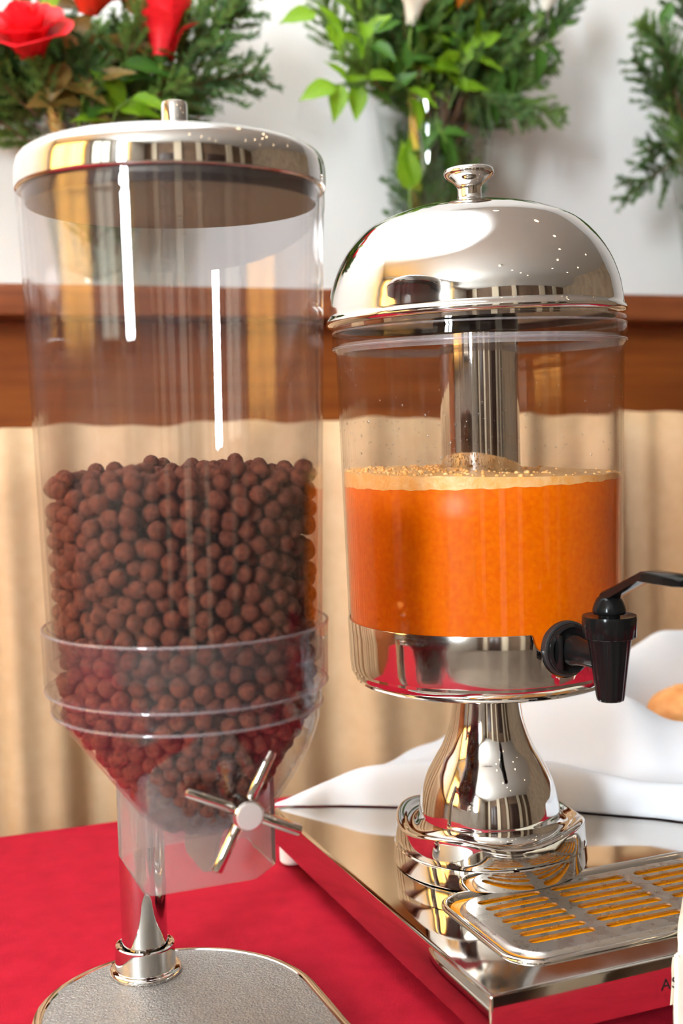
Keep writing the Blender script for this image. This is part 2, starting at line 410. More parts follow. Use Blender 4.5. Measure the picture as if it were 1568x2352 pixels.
# ------------------------------------------------------------------ table and red cloth
TX0, TX1, TY0, TY1 = -1.1, 1.7, 0.40, 1.203
tb = thing('buffet_table', 'dark wooden buffet table hidden under the red tablecloth', 'table', (0.3, 0.8, RZ0))
bevel_box('table_top', (TX0 + 0.02 - 0.3, TY0 + 0.02 - 0.8, 0.715), (TX1 - 0.02 - 0.3, TY1 - 0.02 - 0.8, 0.745), 'dark_wood', tb, 0.003)
for lx in (TX0 + 0.1, TX1 - 0.1):
    for ly in (TY0 + 0.1, TY1 - 0.1):
        bevel_box('leg', (lx - 0.33, ly - 0.83, 0.001), (lx - 0.27, ly - 0.77, 0.715), 'dark_wood', tb, 0.004, 1)
def cloth_fn(u, v):
    # u along X, v across: drop in front, top, drop at the back
    X = TX0 + (TX1 - TX0) * u
    rr = 0.012; top_w = TY1 - TY0 - 2 * rr; drop = 0.45
    path = 2 * drop + top_w + PI * rr; s = v * path
    wav = 0.004 * math.sin(X * 9) + 0.003 * math.sin(X * 17 + 1)
    fold = lambda d: (0.03 * math.sin(X * 21 + 0.5) + 0.02 * math.sin(X * 34)) * min(1, d / drop)
    if s < drop:
        d = drop - s; return (X, TY0 - 0.01 * d + fold(d) - 0.01, -rr - d)
    s -= drop
    if s < PI * rr / 2:
        a = s / rr; return (X, TY0 - 0.01 + rr - rr * math.cos(a) + 0.01 * s / (PI * rr / 2), -rr + rr * math.sin(a))
    s -= PI * rr / 2
    if s < top_w:
        Y = TY0 + rr + s
        z = -0.0012 + 0.0008 * math.sin(X * 14 + Y * 5) + 0.0006 * math.sin(Y * 33 + X * 9 + math.sin(X * 6))
        z = min(0.0, z)
        return (X, Y + (s / top_w) ** 6 * wav, z - 0.0006)
    s -= top_w
    if s < PI * rr / 2:
        a = s / rr; return (X, TY1 - rr + rr * math.sin(a) + wav, -rr + rr * math.cos(a))
    d = s - PI * rr / 2
    return (X, TY1 + wav - fold(d) * 0.5 + 0.01 * d, -rr - d)
tc_ = grid_obj('tablecloth', cloth_fn, 200, 260, 'red_cloth')
tag(tc_, 'crimson red tablecloth spread under both dispensers', 'tablecloth')

# ------------------------------------------------------------------ drip tray base of steel
TRX0, TRX1, TRY0, TRY1, TRZ0, TRZ1 = 0.343, 0.646, 0.630, 1.026, 0.015, 0.047
tr = thing('serving_tray', 'rectangular polished steel stand tray under the juice dispenser', 'tray', ((TRX0 + TRX1) / 2, (TRY0 + TRY1) / 2, 0.0))
ox, oy = (TRX0 + TRX1) / 2, (TRY0 + TRY1) / 2
L_ = lambda pts, z: [(x - ox, y - oy, z) for x, y in pts]
DR = (0.380, 0.609, 0.659, 0.778)      # drip basin opening
def rr_(ins, r): return rrect(TRX0 + ins, TRX1 - ins, TRY0 + ins, TRY1 - ins, max(r - ins * 0.5, 0.0008), 6)
lp = [L_(rr_(0.004, 0.002), TRZ0 + 0.001), L_(rr_(0.0006, 0.002), TRZ0), L_(rr_(0.0, 0.002), TRZ0 + 0.0006), L_(rr_(0.0, 0.002), TRZ1 - 0.0014), L_(rr_(0.0004, 0.002), TRZ1 - 0.0004), L_(rr_(0.0014, 0.002), TRZ1), L_(rr_(0.0034, 0.002), TRZ1), L_(rr_(0.0042, 0.002), TRZ1 - 0.0007)]
v, f = loft_vf(lp, cap0=True)
obj('body', v, f, 'tray_steel', tr, True, 30)
outer = [(x - ox, y - oy) for x, y in rr_(0.0042, 0.002)]
hole = [(x - ox, y - oy) for x, y in rrect(*DR, 0.021, 10)]
v, f = plate_vf(outer, [hole], TRZ1 - 0.0022, TRZ1 - 0.0007)
obj('top_plate', v, f, 'tray_steel', tr, False)
for fx in (0.368, 0.621):
    for fy in (0.668, 0.99):
        lathe('foot', [(0, 0.0), (0.010, 0.0), (0.011, 0.003), (0.012, 0.0152), (0, 0.0152)], 'black_matte', tr, 24, cx=fx - ox, cy=fy - oy)
lathe('corner_foot', [(0, 0.0), (0.009, 0.0), (0.0105, 0.002), (0.0108, 0.0138), (0.009, 0.0152), (0, 0.0152)], 'white_rubber', tr, 24, cx=0.3545 - ox, cy=1.0135 - oy)
# lettering on the front
def text_mesh(name, body, size, material, parent, loc, rot, ext=0.0001):
    cu = bpy.data.curves.new(name, 'FONT'); cu.body = body; cu.size = size; cu.extrude = ext; cu.space_character = 1.15
    to = bpy.data.objects.new(name, cu); C.objects.link(to)
    dg = bpy.context.evaluated_depsgraph_get(); me = bpy.data.meshes.new_from_object(to.evaluated_get(dg))
    bpy.data.objects.remove(to); bpy.data.curves.remove(cu)
    o = link_mesh(name, me, material, parent, False); o.location = loc; o.rotation_euler = rot
    return o
text_mesh('lettering', 'AS', 0.0108, 'print_dark', tr, (0.4652 - ox, TRY0 - 0.0002 - oy, 0.0264), (PI / 2, 0, 0))
# drip basin
db = thing('drip_basin', 'drip basin set into the steel tray with orange juice under a slotted grille', 'drip tray', ((DR[0] + DR[1]) / 2, (DR[2] + DR[3]) / 2, TRZ1 - 0.0007))
bx, by = db.location.x, db.location.y
def dl(ins, z, r=0.021): return [(x - bx, y - by, z) for x, y in rrect(DR[0] + ins, DR[1] - ins, DR[2] + ins, DR[3] - ins, max(0.004, r - ins), 10)]
lp = [dl(-0.003, 0.0001), dl(-0.0028, 0.001), dl(-0.0012, 0.0022), dl(0.0006, 0.0021), dl(0.0018, 0.0008), dl(0.0035, -0.004), dl(0.006, -0.010), dl(0.009, -0.0125)]
v, f = loft_vf(lp, cap1=True)
obj('basin', v, f, 'tray_steel', db, True, 60)
pool = [(x, y) for x, y, z in dl(0.0036, 0)]
v, f = plate_vf(pool, [], -0.0085, -0.0016)
obj('juice_pool', v, f, 'juice_pool', db, False)
# the grille, its slots open
gx0, gx1, gy0, gy1 = 0.3842 - bx, 0.6048 - bx, 0.6632 - by, 0.7738 - by
gout = rrect(gx0 + 0.006, gx1 - 0.006, gy0 + 0.006, gy1 - 0.006, 0.022, 8)
cols = ((0.4030, 0.4535), (0.4630, 0.5245), (0.5345, 0.5860)); ybs = [0.7565 + 0.0058 - 0.01165 * k - by for k in range(8)]
xbs = [0.4030 - 0.004 - bx, 0.45825 - bx, 0.5295 - bx, 0.5860 + 0.004 - bx]
V, F_ = [], []
zt, zb = 0.0012, -0.0002
for ci, (sx0, sx1) in enumerate(cols):
    for k in range(7):
        X0, X1, Y1, Y0 = xbs[ci], xbs[ci + 1], ybs[k], ybs[k + 1]; yc = 0.7565 - 0.01165 * k - by; hw = 0.0036
        inn, outp = [], []
        for (cx_, a0, xe) in ((sx1 - bx - hw, -90, X1), (sx0 - bx + hw, 90, X0)):
            for i in range(9):
                a = math.radians(a0 + 22.5 * i); inn.append((cx_ + hw * math.cos(a), yc + hw * math.sin(a)))
            sg = 1 if xe == X1 else -1
            e = [(cx_, Y0 if sg > 0 else Y1), (xe, Y0 if sg > 0 else Y1)] + [(xe, (Y0 if sg > 0 else Y1) + (Y1 - Y0) * sg * q / 6) for q in range(1, 6)] + [(xe, Y1 if sg > 0 else Y0), (cx_, Y1 if sg > 0 else Y0)]
            outp += e
        k0 = len(V); n_ = len(inn)
        V += [(x, y, zt) for x, y in inn] + [(x, y, zt) for x, y in outp] + [(x, y, zb) for x, y in inn] + [(x, y, zb) for x, y in outp]
        for i in range(n_):
            j = (i + 1) % n_
            F_ += [(k0 + i, k0 + n_ + i, k0 + n_ + j, k0 + j), (k0 + 2 * n_ + i, k0 + i, k0 + j, k0 + 2 * n_ + j), (k0 + 2 * n_ + i, k0 + 2 * n_ + j, k0 + 3 * n_ + j, k0 + 3 * n_ + i)]
hole = [(xbs[0], ybs[7]), (xbs[3], ybs[7]), (xbs[3], ybs[0]), (xbs[0], ybs[0])]
v, f = plate_vf(gout, [hole], zb, zt); k0 = len(V); V += v; F_ += [tuple(k0 + t for t in q) for q in f]
gr = obj('grille', V, F_, 'grille_steel', db, False)
lp = []
for ins, z in ((0.006, 0.0012), (0.0045, 0.0009), (0.003, -0.0005), (0.0020, -0.0014), (0.0017, -0.0022)):
    ch = [(x, y, z) for x, y in rrect(gx0 + ins, gx1 - ins, gy0 + ins, gy1 - ins, 0.022 + (0.006 - ins), 8)]
    lp.append(ch)
v, f = loft_vf(lp)
obj('grille_edge', v, f, 'grille_steel', db, True, 60)

# ------------------------------------------------------------------ juice dispenser
JX, JY, JB = 0.456, 0.835, TRZ1 - 0.0007
jd = thing('juice_dispenser', 'tall juice dispenser with polished steel dome lid, clear jug and black tap', 'juice dispenser', (JX, JY, JB))
Z = lambda z: z - JB
zp = lambda pr: [(r, z - JB) for r, z in pr]
# base
def scallop(amp):
    return lambda a, r, z: 1 + amp * math.cos(4 * (a - math.radians(-38)))
lathe('base_ring', zp([(0.0, 0.0468), (0.0725, 0.0468), (0.0742, 0.0475), (0.0747, 0.049), (0.0742, 0.0622), (0.0735, 0.0630), (0.066, 0.0630), (0.0, 0.063)]), 'steel', jd, 128, angle=30)
# upper base with four lobes flowing into the bell of the foot
prof = smooth_prof([(0.0728, 0.0632), (0.0732, 0.068), (0.0728, 0.0775), (0.0722, 0.0800), (0.0700, 0.0812), (0.0665, 0.0800), (0.0635, 0.0778), (0.0600, 0.0772), (0.0572, 0.0790), (0.0550, 0.0835), (0.0545, 0.0885), (0.0536, 0.094), (0.0513, 0.1045), (0.0470, 0.1155), (0.0412, 0.1263), (0.0352, 0.137), (0.0292, 0.153), (0.0264, 0.169), (0.0253, 0.182), (0.0256, 0.1925)], 5)
n = 144; V = []
for r, z in prof:
    wgt = sstep(0.0545, 0.068, r); am = 0.022 * wgt
    for i in range(n):
        a = 2 * PI * i / n; c4 = math.cos(4 * (a - math.radians(-52)))
        q = r * (1 + am * c4)
        z2 = z + (0.0032 * (c4) * wgt * sstep(0.066, 0.078, z))
        V.append((q * math.cos(a), q * math.sin(a), z2 - JB))
F_ = [(j * n + i, j * n + (i + 1) % n, (j + 1) * n + (i + 1) % n, (j + 1) * n + i) for j in range(len(prof) - 1) for i in range(n)]
obj('foot', V, F_, 'steel', jd, True, 50)
# steel band with the notch for the tap
SPA = math.radians(-86.0); SPZ = 0.2285
nb = 720; BR = 0.1050
def band_top(a):
    d = (a - SPA + PI) % (2 * PI) - PI; s = d * BR; w_ = 0.0268
    if abs(s) >= w_: return 0.2402
    base = SPZ - math.sqrt(max(0.0, 0.0205 ** 2 - s * s)) if abs(s) < 0.0205 else SPZ
    k = sstep(0.0195, w_, abs(s))
    return min(0.2402, base if abs(s) < 0.0195 else SPZ + (0.2402 - SPZ) * ((abs(s) - 0.0195) / (w_ - 0.0195)) ** 3)
lowprof = [(0.0, 0.1925), (0.030, 0.1922), (0.085, 0.1918), (0.0955, 0.1917), (0.0985, 0.1922), (0.1000, 0.1932), (0.0990, 0.1946), (0.1012, 0.1965), (0.1030, 0.1995), (0.1038, 0.2035), (0.1043, 0.2085)]
V, F_, rings = [], [], []
for r, z in lowprof[1:]:
    rings.append([len(V) + i for i in range(nb)])
    V += [(r * math.cos(2 * PI * i / nb), r * math.sin(2 * PI * i / nb), z - JB) for i in range(nb)]
for t, r in ((0.34, 0.1045), (0.67, 0.1048), (0.97, BR), (1.0, BR - 0.0003), (1.0, BR - 0.0012)):
    rings.append([len(V) + i for i in range(nb)])
    for i in range(nb):
        a = 2 * PI * i / nb; zt = band_top(a); V.append((r * math.cos(a), r * math.sin(a), 0.2085 + (zt - 0.2085) * t - JB))
rings.append([len(V) + i for i in range(nb)])
V += [(0.1036 * math.cos(2 * PI * i / nb), 0.1036 * math.sin(2 * PI * i / nb), 0.2005 - JB) for i in range(nb)]
for a_, b_ in zip(rings[:-1], rings[1:]):
    for i in range(nb):
        j = (i + 1) % nb; F_.append((a_[i], a_[j], b_[j], b_[i]))
obj('base_band', V, F_, 'steel_band', jd, True, 40)
# clear jug
jug_out = lambda z: 0.1036 + (z - 0.20) * (0.1078 - 0.1036) / 0.245
prof = [(0.0, 0.1975), (0.098, 0.1975), (0.1020, 0.1995), (0.1034, 0.204)] + [(jug_out(z), z) for z in (0.24, 0.30, 0.36, 0.42, 0.438)] + [(0.1083, 0.4405), (0.1096, 0.4425), (0.1103, 0.446), (0.1103, 0.4535), (0.1097, 0.4555), (0.1100, 0.4575), (0.1100, 0.4605), (0.1094, 0.4615), (0.1075, 0.4612)] + [(jug_out(z) - 0.0014, z) for z in (0.438, 0.42, 0.36, 0.30, 0.24, 0.205)] + [(0.099, 0.1995), (0.0, 0.1992)]
jug = lathe('jug', zp(prof), 'jug_plastic', jd, 160, angle=40)
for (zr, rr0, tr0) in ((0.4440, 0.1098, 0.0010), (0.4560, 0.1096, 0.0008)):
    lathe('lip', [(rr0 + tr0 * math.cos(2 * PI * i / 10), zr + tr0 * math.sin(2 * PI * i / 10) - JB) for i in range(10)], 'rim_glint_plastic', jug, 128, closed=True, angle=None)
lathe('seal_ring', [(r, z - JB) for r, z in ((0.1042, 0.4405), (0.1050, 0.4405), (0.1054, 0.4472), (0.1045, 0.4472))], 'seal_plastic', jug, 128, closed=True, angle=40)
# dome lid, a little askew
lid = bpy.data.objects.new('dome_lid', None); C.objects.link(lid); lid.parent = jd; lid.empty_display_size = 0.02
lid.location = (0, 0, 0.4618 - JB)
ta = Vector((-rh.x, -rh.y, 0)).normalized()
lid.rotation_mode = 'QUATERNION'
from mathutils import Quaternion
LEAN = Quaternion(Vector((0, 0, 1)).cross(ta), math.radians(0.55))
lid.rotation_quaternion = Quaternion(Vector((0, 0, 1)).cross(ta), math.radians(1.1))
jd.rotation_mode = 'QUATERNION'; jd.rotation_quaternion = LEAN
lid.location = (ta.x * 0.002, ta.y * 0.002, 0.4635 - JB)
dome = smooth_prof([(0.1100, 0.0095), (0.1094, 0.0150), (0.1076, 0.0253), (0.1026, 0.0396), (0.0942, 0.0538), (0.0808, 0.0680), (0.0676, 0.0752), (0.0500, 0.0814), (0.0300, 0.0854), (0.0120, 0.0869), (0.0, 0.0871)], 6)
rim = [(0.1040, -0.0040), (0.1048, -0.0040), (0.1052, -0.0012), (0.1108, -0.0010), (0.1121, 0.0002), (0.1124, 0.0020), (0.1116, 0.0040), (0.1104, 0.0052), (0.1102, 0.0070)]
inner = [(0.0, 0.0006), (0.060, 0.0006), (0.1035, 0.0005), (0.1040, -0.0040)]
lathe('dome', rim + dome, 'steel', lid, 160, angle=45)
lathe('lid_underside', inner, 'dark_steel', lid, 128, angle=35)
kn = smooth_prof([(0.0108, 0.0862), (0.0102, 0.0885), (0.0092, 0.0905), (0.0089, 0.0945), (0.0094, 0.0985), (0.0125, 0.1022), (0.0168, 0.1052), (0.0187, 0.1080), (0.0184, 0.1105), (0.0164, 0.1122), (0.0120, 0.1128), (0.0050, 0.1131), (0.0, 0.1131)], 5)
lathe('lid_knob', kn, 'steel', lid, 64, angle=60)
lathe('tube_socket', [(0.0, 0.0), (0.0312, 0.0), (0.0318, -0.001), (0.0318, -0.0095), (0.0308, -0.0108), (0.0, -0.0108)], 'black_matte', lid, 64)
# ice tube
lathe('ice_tube', zp([(0.0, 0.216), (0.0296, 0.216), (0.0298, 0.2165), (0.0298, 0.4525), (0.0, 0.4525)]), 'steel', jd, 96)
# tap
tap = bpy.data.objects.new('tap', None); C.objects.link(tap); tap.parent = jd; tap.empty_display_size = 0.02
tap.location = (0, 0, 0); tap.rotation_euler = (0, 0, SPA)      # local +X points out of the jug
def xl(name, prof, m_, parent, n=48, angle=40, z=SPZ):   # turned about the local X axis
    v_, f_ = lathe_vf(prof, n); v_ = [(p[2], p[0], p[1] + z - JB) for p in v_]
    me = mesh(name, v_, f_); bm = bmesh.new(); bm.from_mesh(me); bmesh.ops.recalc_face_normals(bm, faces=bm.faces); bm.to_mesh(me); bm.free()
    return link_mesh(name, me, m_, parent, True, angle)
xl('washer', [(0, 0.1015), (0.0196, 0.1015), (0.0196, 0.1062), (0.0188, 0.1068), (0, 0.1068)], 'black_matte', tap)
xl('flange', [(0, 0.106), (0.0176, 0.106), (0.0180, 0.1075), (0.0176, 0.1100), (0.0160, 0.1112), (0.0150, 0.1108), (0.0138, 0.1098), (0.0100, 0.1098), (0, 0.1098)], 'black_plastic', tap)
xl('shank', smooth_prof([(0.0118, 0.109), (0.0112, 0.114), (0.0096, 0.120), (0.0088, 0.128), (0.0086, 0.142), (0.0086, 0.150)], 4), 'black_plastic', tap)
for sg in (-1, 1): bevel_box('rib', (0.1095, sg * 0.0125 - 0.0010, SPZ - 0.012 - JB), (0.1170, sg * 0.0125 + 0.0010, SPZ + 0.012 - JB), 'black_plastic', tap, 0.0008, 2)
TR_ = 0.152
prof = [(0.0, 0.2012), (0.0082, 0.2012), (0.0090, 0.2018), (0.0094, 0.2040), (0.0143, 0.2425), (0.0145, 0.2440), (0.0, 0.2440)]
lathe('tap_body', zp(prof), 'black_plastic', tap, 96, cx=TR_, angle=50, rfun=lambda a, r, z: 1 - 0.035 * (0.5 + 0.5 * math.cos(16 * a)) if r > 0.005 else 1)
prof = [(0.0, 0.2435), (0.0168, 0.2435), (0.0174, 0.2442), (0.0180, 0.2565), (0.0176, 0.2582), (0.0150, 0.2580), (0.0, 0.2568)]
lathe('tap_collar', zp(prof), 'black_plastic', tap, 120, cx=TR_, angle=40, rfun=lambda a, r, z: 1 - (0.04 if (math.cos(12 * a) > 0.55 and 0.002 < z + JB - 0.24 < 0.0155 and r > 0.0165) else 0))
prof = [(0.0, 0.2568), (0.0070, 0.2568), (0.0072, 0.2588)] + smooth_prof([(0.0100, 0.2592), (0.0110, 0.2606), (0.0108, 0.2630), (0.0096, 0.2665), (0.0076, 0.2700), (0.0045, 0.2716), (0.0, 0.2720)], 4)
lathe('bonnet', zp(prof), 'black_plastic', tap, 48, cx=TR_, angle=60)
# lever: a bent paddle
path = [(TR_ - 0.006, 0.2680), (TR_ - 0.003, 0.2705), (TR_ + 0.003, 0.2728), (TR_ + 0.018, 0.2795), (TR_ + 0.036, 0.2875), (TR_ + 0.0385, 0.2885), (TR_ + 0.0410, 0.2888), (TR_ + 0.055, 0.2888), (TR_ + 0.072, 0.2888), (TR_ + 0.078, 0.2884)]
wd = [0.0040, 0.0052, 0.0056, 0.0064, 0.0080, 0.0084, 0.0087, 0.0095, 0.0100, 0.0085]
th = [0.0050, 0.0065, 0.0068, 0.0062, 0.0058, 0.0060, 0.0062, 0.0060, 0.0056, 0.0040]
loops = []
for (x, z), b, t in zip(path, wd, th):
    loops.append([(x, -b, z - t / 2 - JB), (x, -b * 0.86, z - t * 0.5 - JB - 0.0004), (x, b * 0.86, z - t * 0.5 - JB - 0.0004), (x, b, z - t / 2 - JB), (x, b, z + t * 0.3 - JB), (x, b * 0.7, z + t / 2 - JB), (x, -b * 0.7, z + t / 2 - JB), (x, -b, z + t * 0.3 - JB)])
v, f = loft_vf(loops, True, True)
obj('lever', v, f, 'black_plastic', tap, True, 35)
# droplets of condensation on the jug
V, F_ = [], []
rnd = random.Random(3)
for k in range(230):
    a = math.radians(rnd.choice([rnd.gauss(-165, 22), rnd.gauss(-128, 14), rnd.uniform(-180, -40)])); z = rnd.uniform(0.352, 0.43) if rnd.random() < 0.3 else rnd.uniform(0.352, 0.395)
    r = rnd.uniform(0.0003, 0.0008) * (1.5 if rnd.random() < 0.12 else 1)
    cR = jug_out(z) - 0.0002; c = Vector((cR * math.cos(a), cR * math.sin(a), z - JB))
    nrm = Vector((math.cos(a), math.sin(a), 0)); tx = Vector((-math.sin(a), math.cos(a), 0)); k0 = len(V)
    for ring, (rr, hh) in enumerate(((1.0, 0.0), (0.75, 0.6))):
        for i in range(8):
            t = 2 * PI * i / 8; V.append(c + tx * (rr * r * math.cos(t)) + Vector((0, 0, rr * r * 1.35 * math.sin(t))) + nrm * (hh * r))
    V.append(c + nrm * r * 0.9)
    for i in range(8):
        j = (i + 1) % 8; F_.append((k0 + i, k0 + j, k0 + 8 + j, k0 + 8 + i)); F_.append((k0 + 8 + i, k0 + 8 + j, k0 + 16))
tag(obj('droplets', V, F_, 'droplet', jd, True, None), kind='stuff')
# the juice
ju = thing('orange_juice', 'bright orange juice with pale froth filling the clear jug', 'juice', (JX, JY, 0.2005))
JT = 0.3440
ju.rotation_mode = 'QUATERNION'; ju.rotation_quaternion = LEAN; ju.location = Vector((JX, JY, JB)) + LEAN @ Vector((0, 0, 0.2005 - JB))
prof = [(0.0, 0.2006), (0.096, 0.2006), (0.1005, 0.2025)] + [(jug_out(z) - 0.0016, z) for z in (0.206, 0.23, 0.26, 0.29, 0.32, JT - 0.001)] + [(jug_out(JT) - 0.0024, JT), (0.031, JT)]
lathe('liquid', [(r, z - 0.2005) for r, z in prof], 'juice', ju, 128, angle=50)
rnd = random.Random(5); n = 180; V, F_ = [], []
lobes = [(rnd.uniform(0.03, 0.1), rnd.uniform(0, 2 * PI), rnd.uniform(0.006, 0.014), rnd.uniform(0.4, 1)) for _ in range(120)]
dirl = math.radians(-161)
def foam_h(r, a):
    side = 0.5 + 0.5 * math.cos(a - math.radians(-190))
    h = 0.0012 + 0.0068 * side ** 0.8
    x, y = r * math.cos(a), r * math.sin(a); b_ = 0.0
    for (lr, la, lw, lh) in lobes:
        d = math.hypot(x - lr * math.cos(la), y - lr * math.sin(la))
        if d < lw: b_ = max(b_, 0.0016 * lh * (1 - (d / lw) ** 2))
    return h + b_
rad = [0.0300, 0.038, 0.048, 0.058, 0.068, 0.078, 0.086, 0.093, 0.099, 0.1030, 0.1043]
for ri, r in enumerate(rad + [0.1045]):
    for i in range(n):
        a = 2 * PI * i / n
        z = JT + (foam_h(r, a) if ri < len(rad) else -0.0028 * (0.25 + 0.75 * (0.5 + 0.5 * math.cos(a - math.radians(-190)))) + 0.0004 * math.sin(a * 23) + 0.0003 * math.sin(a * 57))
        V.append((r * math.cos(a), r * math.sin(a), z - 0.2005))
for j in range(len(rad)):
    for i in range(n):
        k = (i + 1) % n; F_.append((j * n + i, j * n + k, (j + 1) * n + k, (j + 1) * n + i))
obj('froth', V, F_, 'foam', ju, True, 60)
V, F_ = [], []
ico = bmesh.new(); bmesh.ops.create_icosphere(ico, subdivisions=1, radius=1.0); icv = [v_.co.copy() for v_ in ico.verts]; icf = [[v_.index for v_ in fc.verts] for fc in ico.faces]; ico.free()
for k in range(220):
    a = math.radians(rnd.gauss(-170, 75)); r = math.sqrt(rnd.uniform(0.034 ** 2, 0.103 ** 2)); s = rnd.uniform(0.0007, 0.0022)
    c = Vector((r * math.cos(a), r * math.sin(a), JT + foam_h(r, a) - 0.2005 + 0.0002)); k0 = len(V)
    V += [c + q * s for q in icv]; F_ += [tuple(k0 + i for i in fc) for fc in icf]
tag(obj('froth_bubbles', V, F_, 'foam', ju, True, None), kind='stuff')

# ------------------------------------------------------------------ cereal dispenser
KX, KY = 0.190, 0.725
cd = thing('cereal_dispenser', 'clear cereal dispenser with chrome lid, crossed turn knob and steel pole', 'cereal dispenser', (KX, KY, 0.0))
PX, PY = 0.1804 - KX, 0.8286 - KY
# base plate: stadium shape
def stad(ins, n_=28):
    cx, r, yb, yf = 0.188 - KX, 0.0945 - ins, 0.766 - KY, 0.645 - KY
    out = [(cx + r * math.cos(PI * i / n_), yb + r * math.sin(PI * i / n_)) for i in range(n_ + 1)]
    return out + [(cx + r * math.cos(PI + PI * i / n_), yf + r * math.sin(PI + PI * i / n_)) for i in range(n_ + 1)]
lp = [[(x, y, z) for x, y in stad(i)] for i, z in ((0.004, 0.0), (0.0006, 0.0004), (0.0, 0.002), (0.0, 0.0085), (0.0008, 0.0108), (0.003, 0.0120), (0.0062, 0.0122), (0.0072, 0.0114))]
v, f = loft_vf(lp, cap0=True)
bp = obj('base_plate', v, f, 'steel', cd, True, 40)
v, f = plate_vf(stad(0.0072), [], 0.0095, 0.0116)
obj('base_top', v, f, 'hammered', bp, False)
lathe('pole_flange', smooth_prof([(0.0245, 0.0117), (0.0250, 0.0135), (0.0238, 0.0152), (0.0212, 0.0158), (0.0208, 0.0165)], 4) + [(0.0205, 0.0300), (0.0202, 0.0316), (0.0190, 0.0322), (0.0176, 0.0318), (0.0172, 0.0295), (0.0160, 0.0292)], 'steel', cd, 64, cx=PX, cy=PY, angle=40)
lathe('pole', [(0.0, 0.0125), (0.0158, 0.0125), (0.0158, 0.222), (0.0150, 0.2235), (0.0, 0.2235)], 'steel', cd, 64, cx=PX, cy=PY)
bevel_box('pole_bracket', (-0.014, 0.060, 0.200), (0.010, 0.098, 0.219), 'steel', cd, 0.003)
# canister, slightly tapered
can_out = lambda z: 0.0823 + (z - 0.27) * (0.0892 - 0.0823) / 0.255
prof = [(can_out(z), z) for z in (0.250, 0.27, 0.33, 0.39, 0.45, 0.505)] + [(0.0888, 0.5120), (0.0893, 0.5150), (0.0896, 0.5190), (0.0896, 0.5240), (0.0890, 0.5258), (0.0868, 0.5258)] + [(can_out(z) - 0.0028, z) for z in (0.512, 0.505, 0.45, 0.39, 0.33, 0.27, 0.250)]
lathe('canister', prof, 'canister_plastic', cd, 160, closed=True, angle=40)
# collar ring
prof = [(0.0830, 0.2330), (0.0842, 0.2340), (0.0846, 0.2375), (0.0852, 0.2400), (0.0858, 0.2700), (0.0856, 0.2715), (0.0848, 0.2715), (0.0836, 0.2680), (0.0832, 0.2400)]
lathe('collar', prof, 'collar_plastic', cd, 160, closed=True, angle=35)
prof = [(0.0800, 0.2218), (0.0812, 0.2225), (0.0818, 0.2250), (0.0826, 0.2372), (0.0818, 0.2375), (0.0798, 0.2345), (0.0790, 0.2230)]
lathe('neck', prof, 'collar_plastic', cd, 160, closed=True, angle=35)
for (zr, rr0, tr0) in ((0.2714, 0.0853, 0.0009), (0.2352, 0.0846, 0.0008), (0.2222, 0.0812, 0.0010)):  # pale rings added as painted highlights along the collar and neck edges
    lathe('rim', [(rr0 + tr0 * math.cos(2 * PI * i / 10), zr + tr0 * math.sin(2 * PI * i / 10)) for i in range(10)], 'rim_glint_plastic', cd, 160, closed=True, angle=None)
# funnel from round to square
loops = []
nf = 96
def sq(a, c, k):  # blend circle -> rounded square of half width c
    p_ = 2 + 6 * k
    return c / (abs(math.cos(a)) ** p_ + abs(math.sin(a)) ** p_) ** (1 / p_)
def funnel_loop(t, off=0.0):
    z = 0.2222 + (0.150 - 0.2222) * t
    r = (0.0808 + (0.0300 - 0.0808) * t) - off
    cx, cy = 0.004 * t, -0.006 * t
    return [(cx + sq(2 * PI * i / nf, r, t * 0.8) * math.cos(2 * PI * i / nf), cy + sq(2 * PI * i / nf, r, t * 0.8) * math.sin(2 * PI * i / nf), z) for i in range(nf)]
for t in np.linspace(0, 1, 12): loops.append(funnel_loop(float(t)))
for t in np.linspace(1, 0, 12): loops.append(funnel_loop(float(t), 0.0022))
v, f = loft_vf(loops, closed=True)
fo = obj('funnel', v, f, 'cone_plastic', cd, True, 50)
# frosted chute box
bxl, bxr, byf, byb = 0.1505 - KX, 0.2365 - KX, 0.686 - KY, 0.770 - KY
def chute_loop(ins, z):
    o_ = [(bxl + 0.005, byf), (bxr - 0.020, byf), (bxr - 0.0175, byf + 0.0008), (bxr - 0.0008, byf + 0.0175), (bxr, byf + 0.020), (bxr, byb - 0.012), (bxr - 0.012, byb), (bxl + 0.012, byb), (bxl, byb - 0.012), (bxl, byf + 0.005), (bxl + 0.0015, byf + 0.0015)]
    cx, cy = (bxl + bxr) / 2, (byf + byb) / 2
    return [(cx + (x - cx) * (1 - ins / 0.043), cy + (y - cy) * (1 - ins / 0.042), z) for x, y in o_]
lp = [chute_loop(0.0018, 0.1200), chute_loop(0.0006, 0.1206), chute_loop(0.0, 0.1222), chute_loop(0.0, 0.130), chute_loop(0.0, 0.205), chute_loop(0.0004, 0.2062), chute_loop(0.0022, 0.2062), chute_loop(0.0026, 0.205), chute_loop(0.0026, 0.122), chute_loop(0.0024, 0.1204)]
v, f = loft_vf(lp, closed=True)
obj('chute', v, f, 'frosted', cd, True, 30)
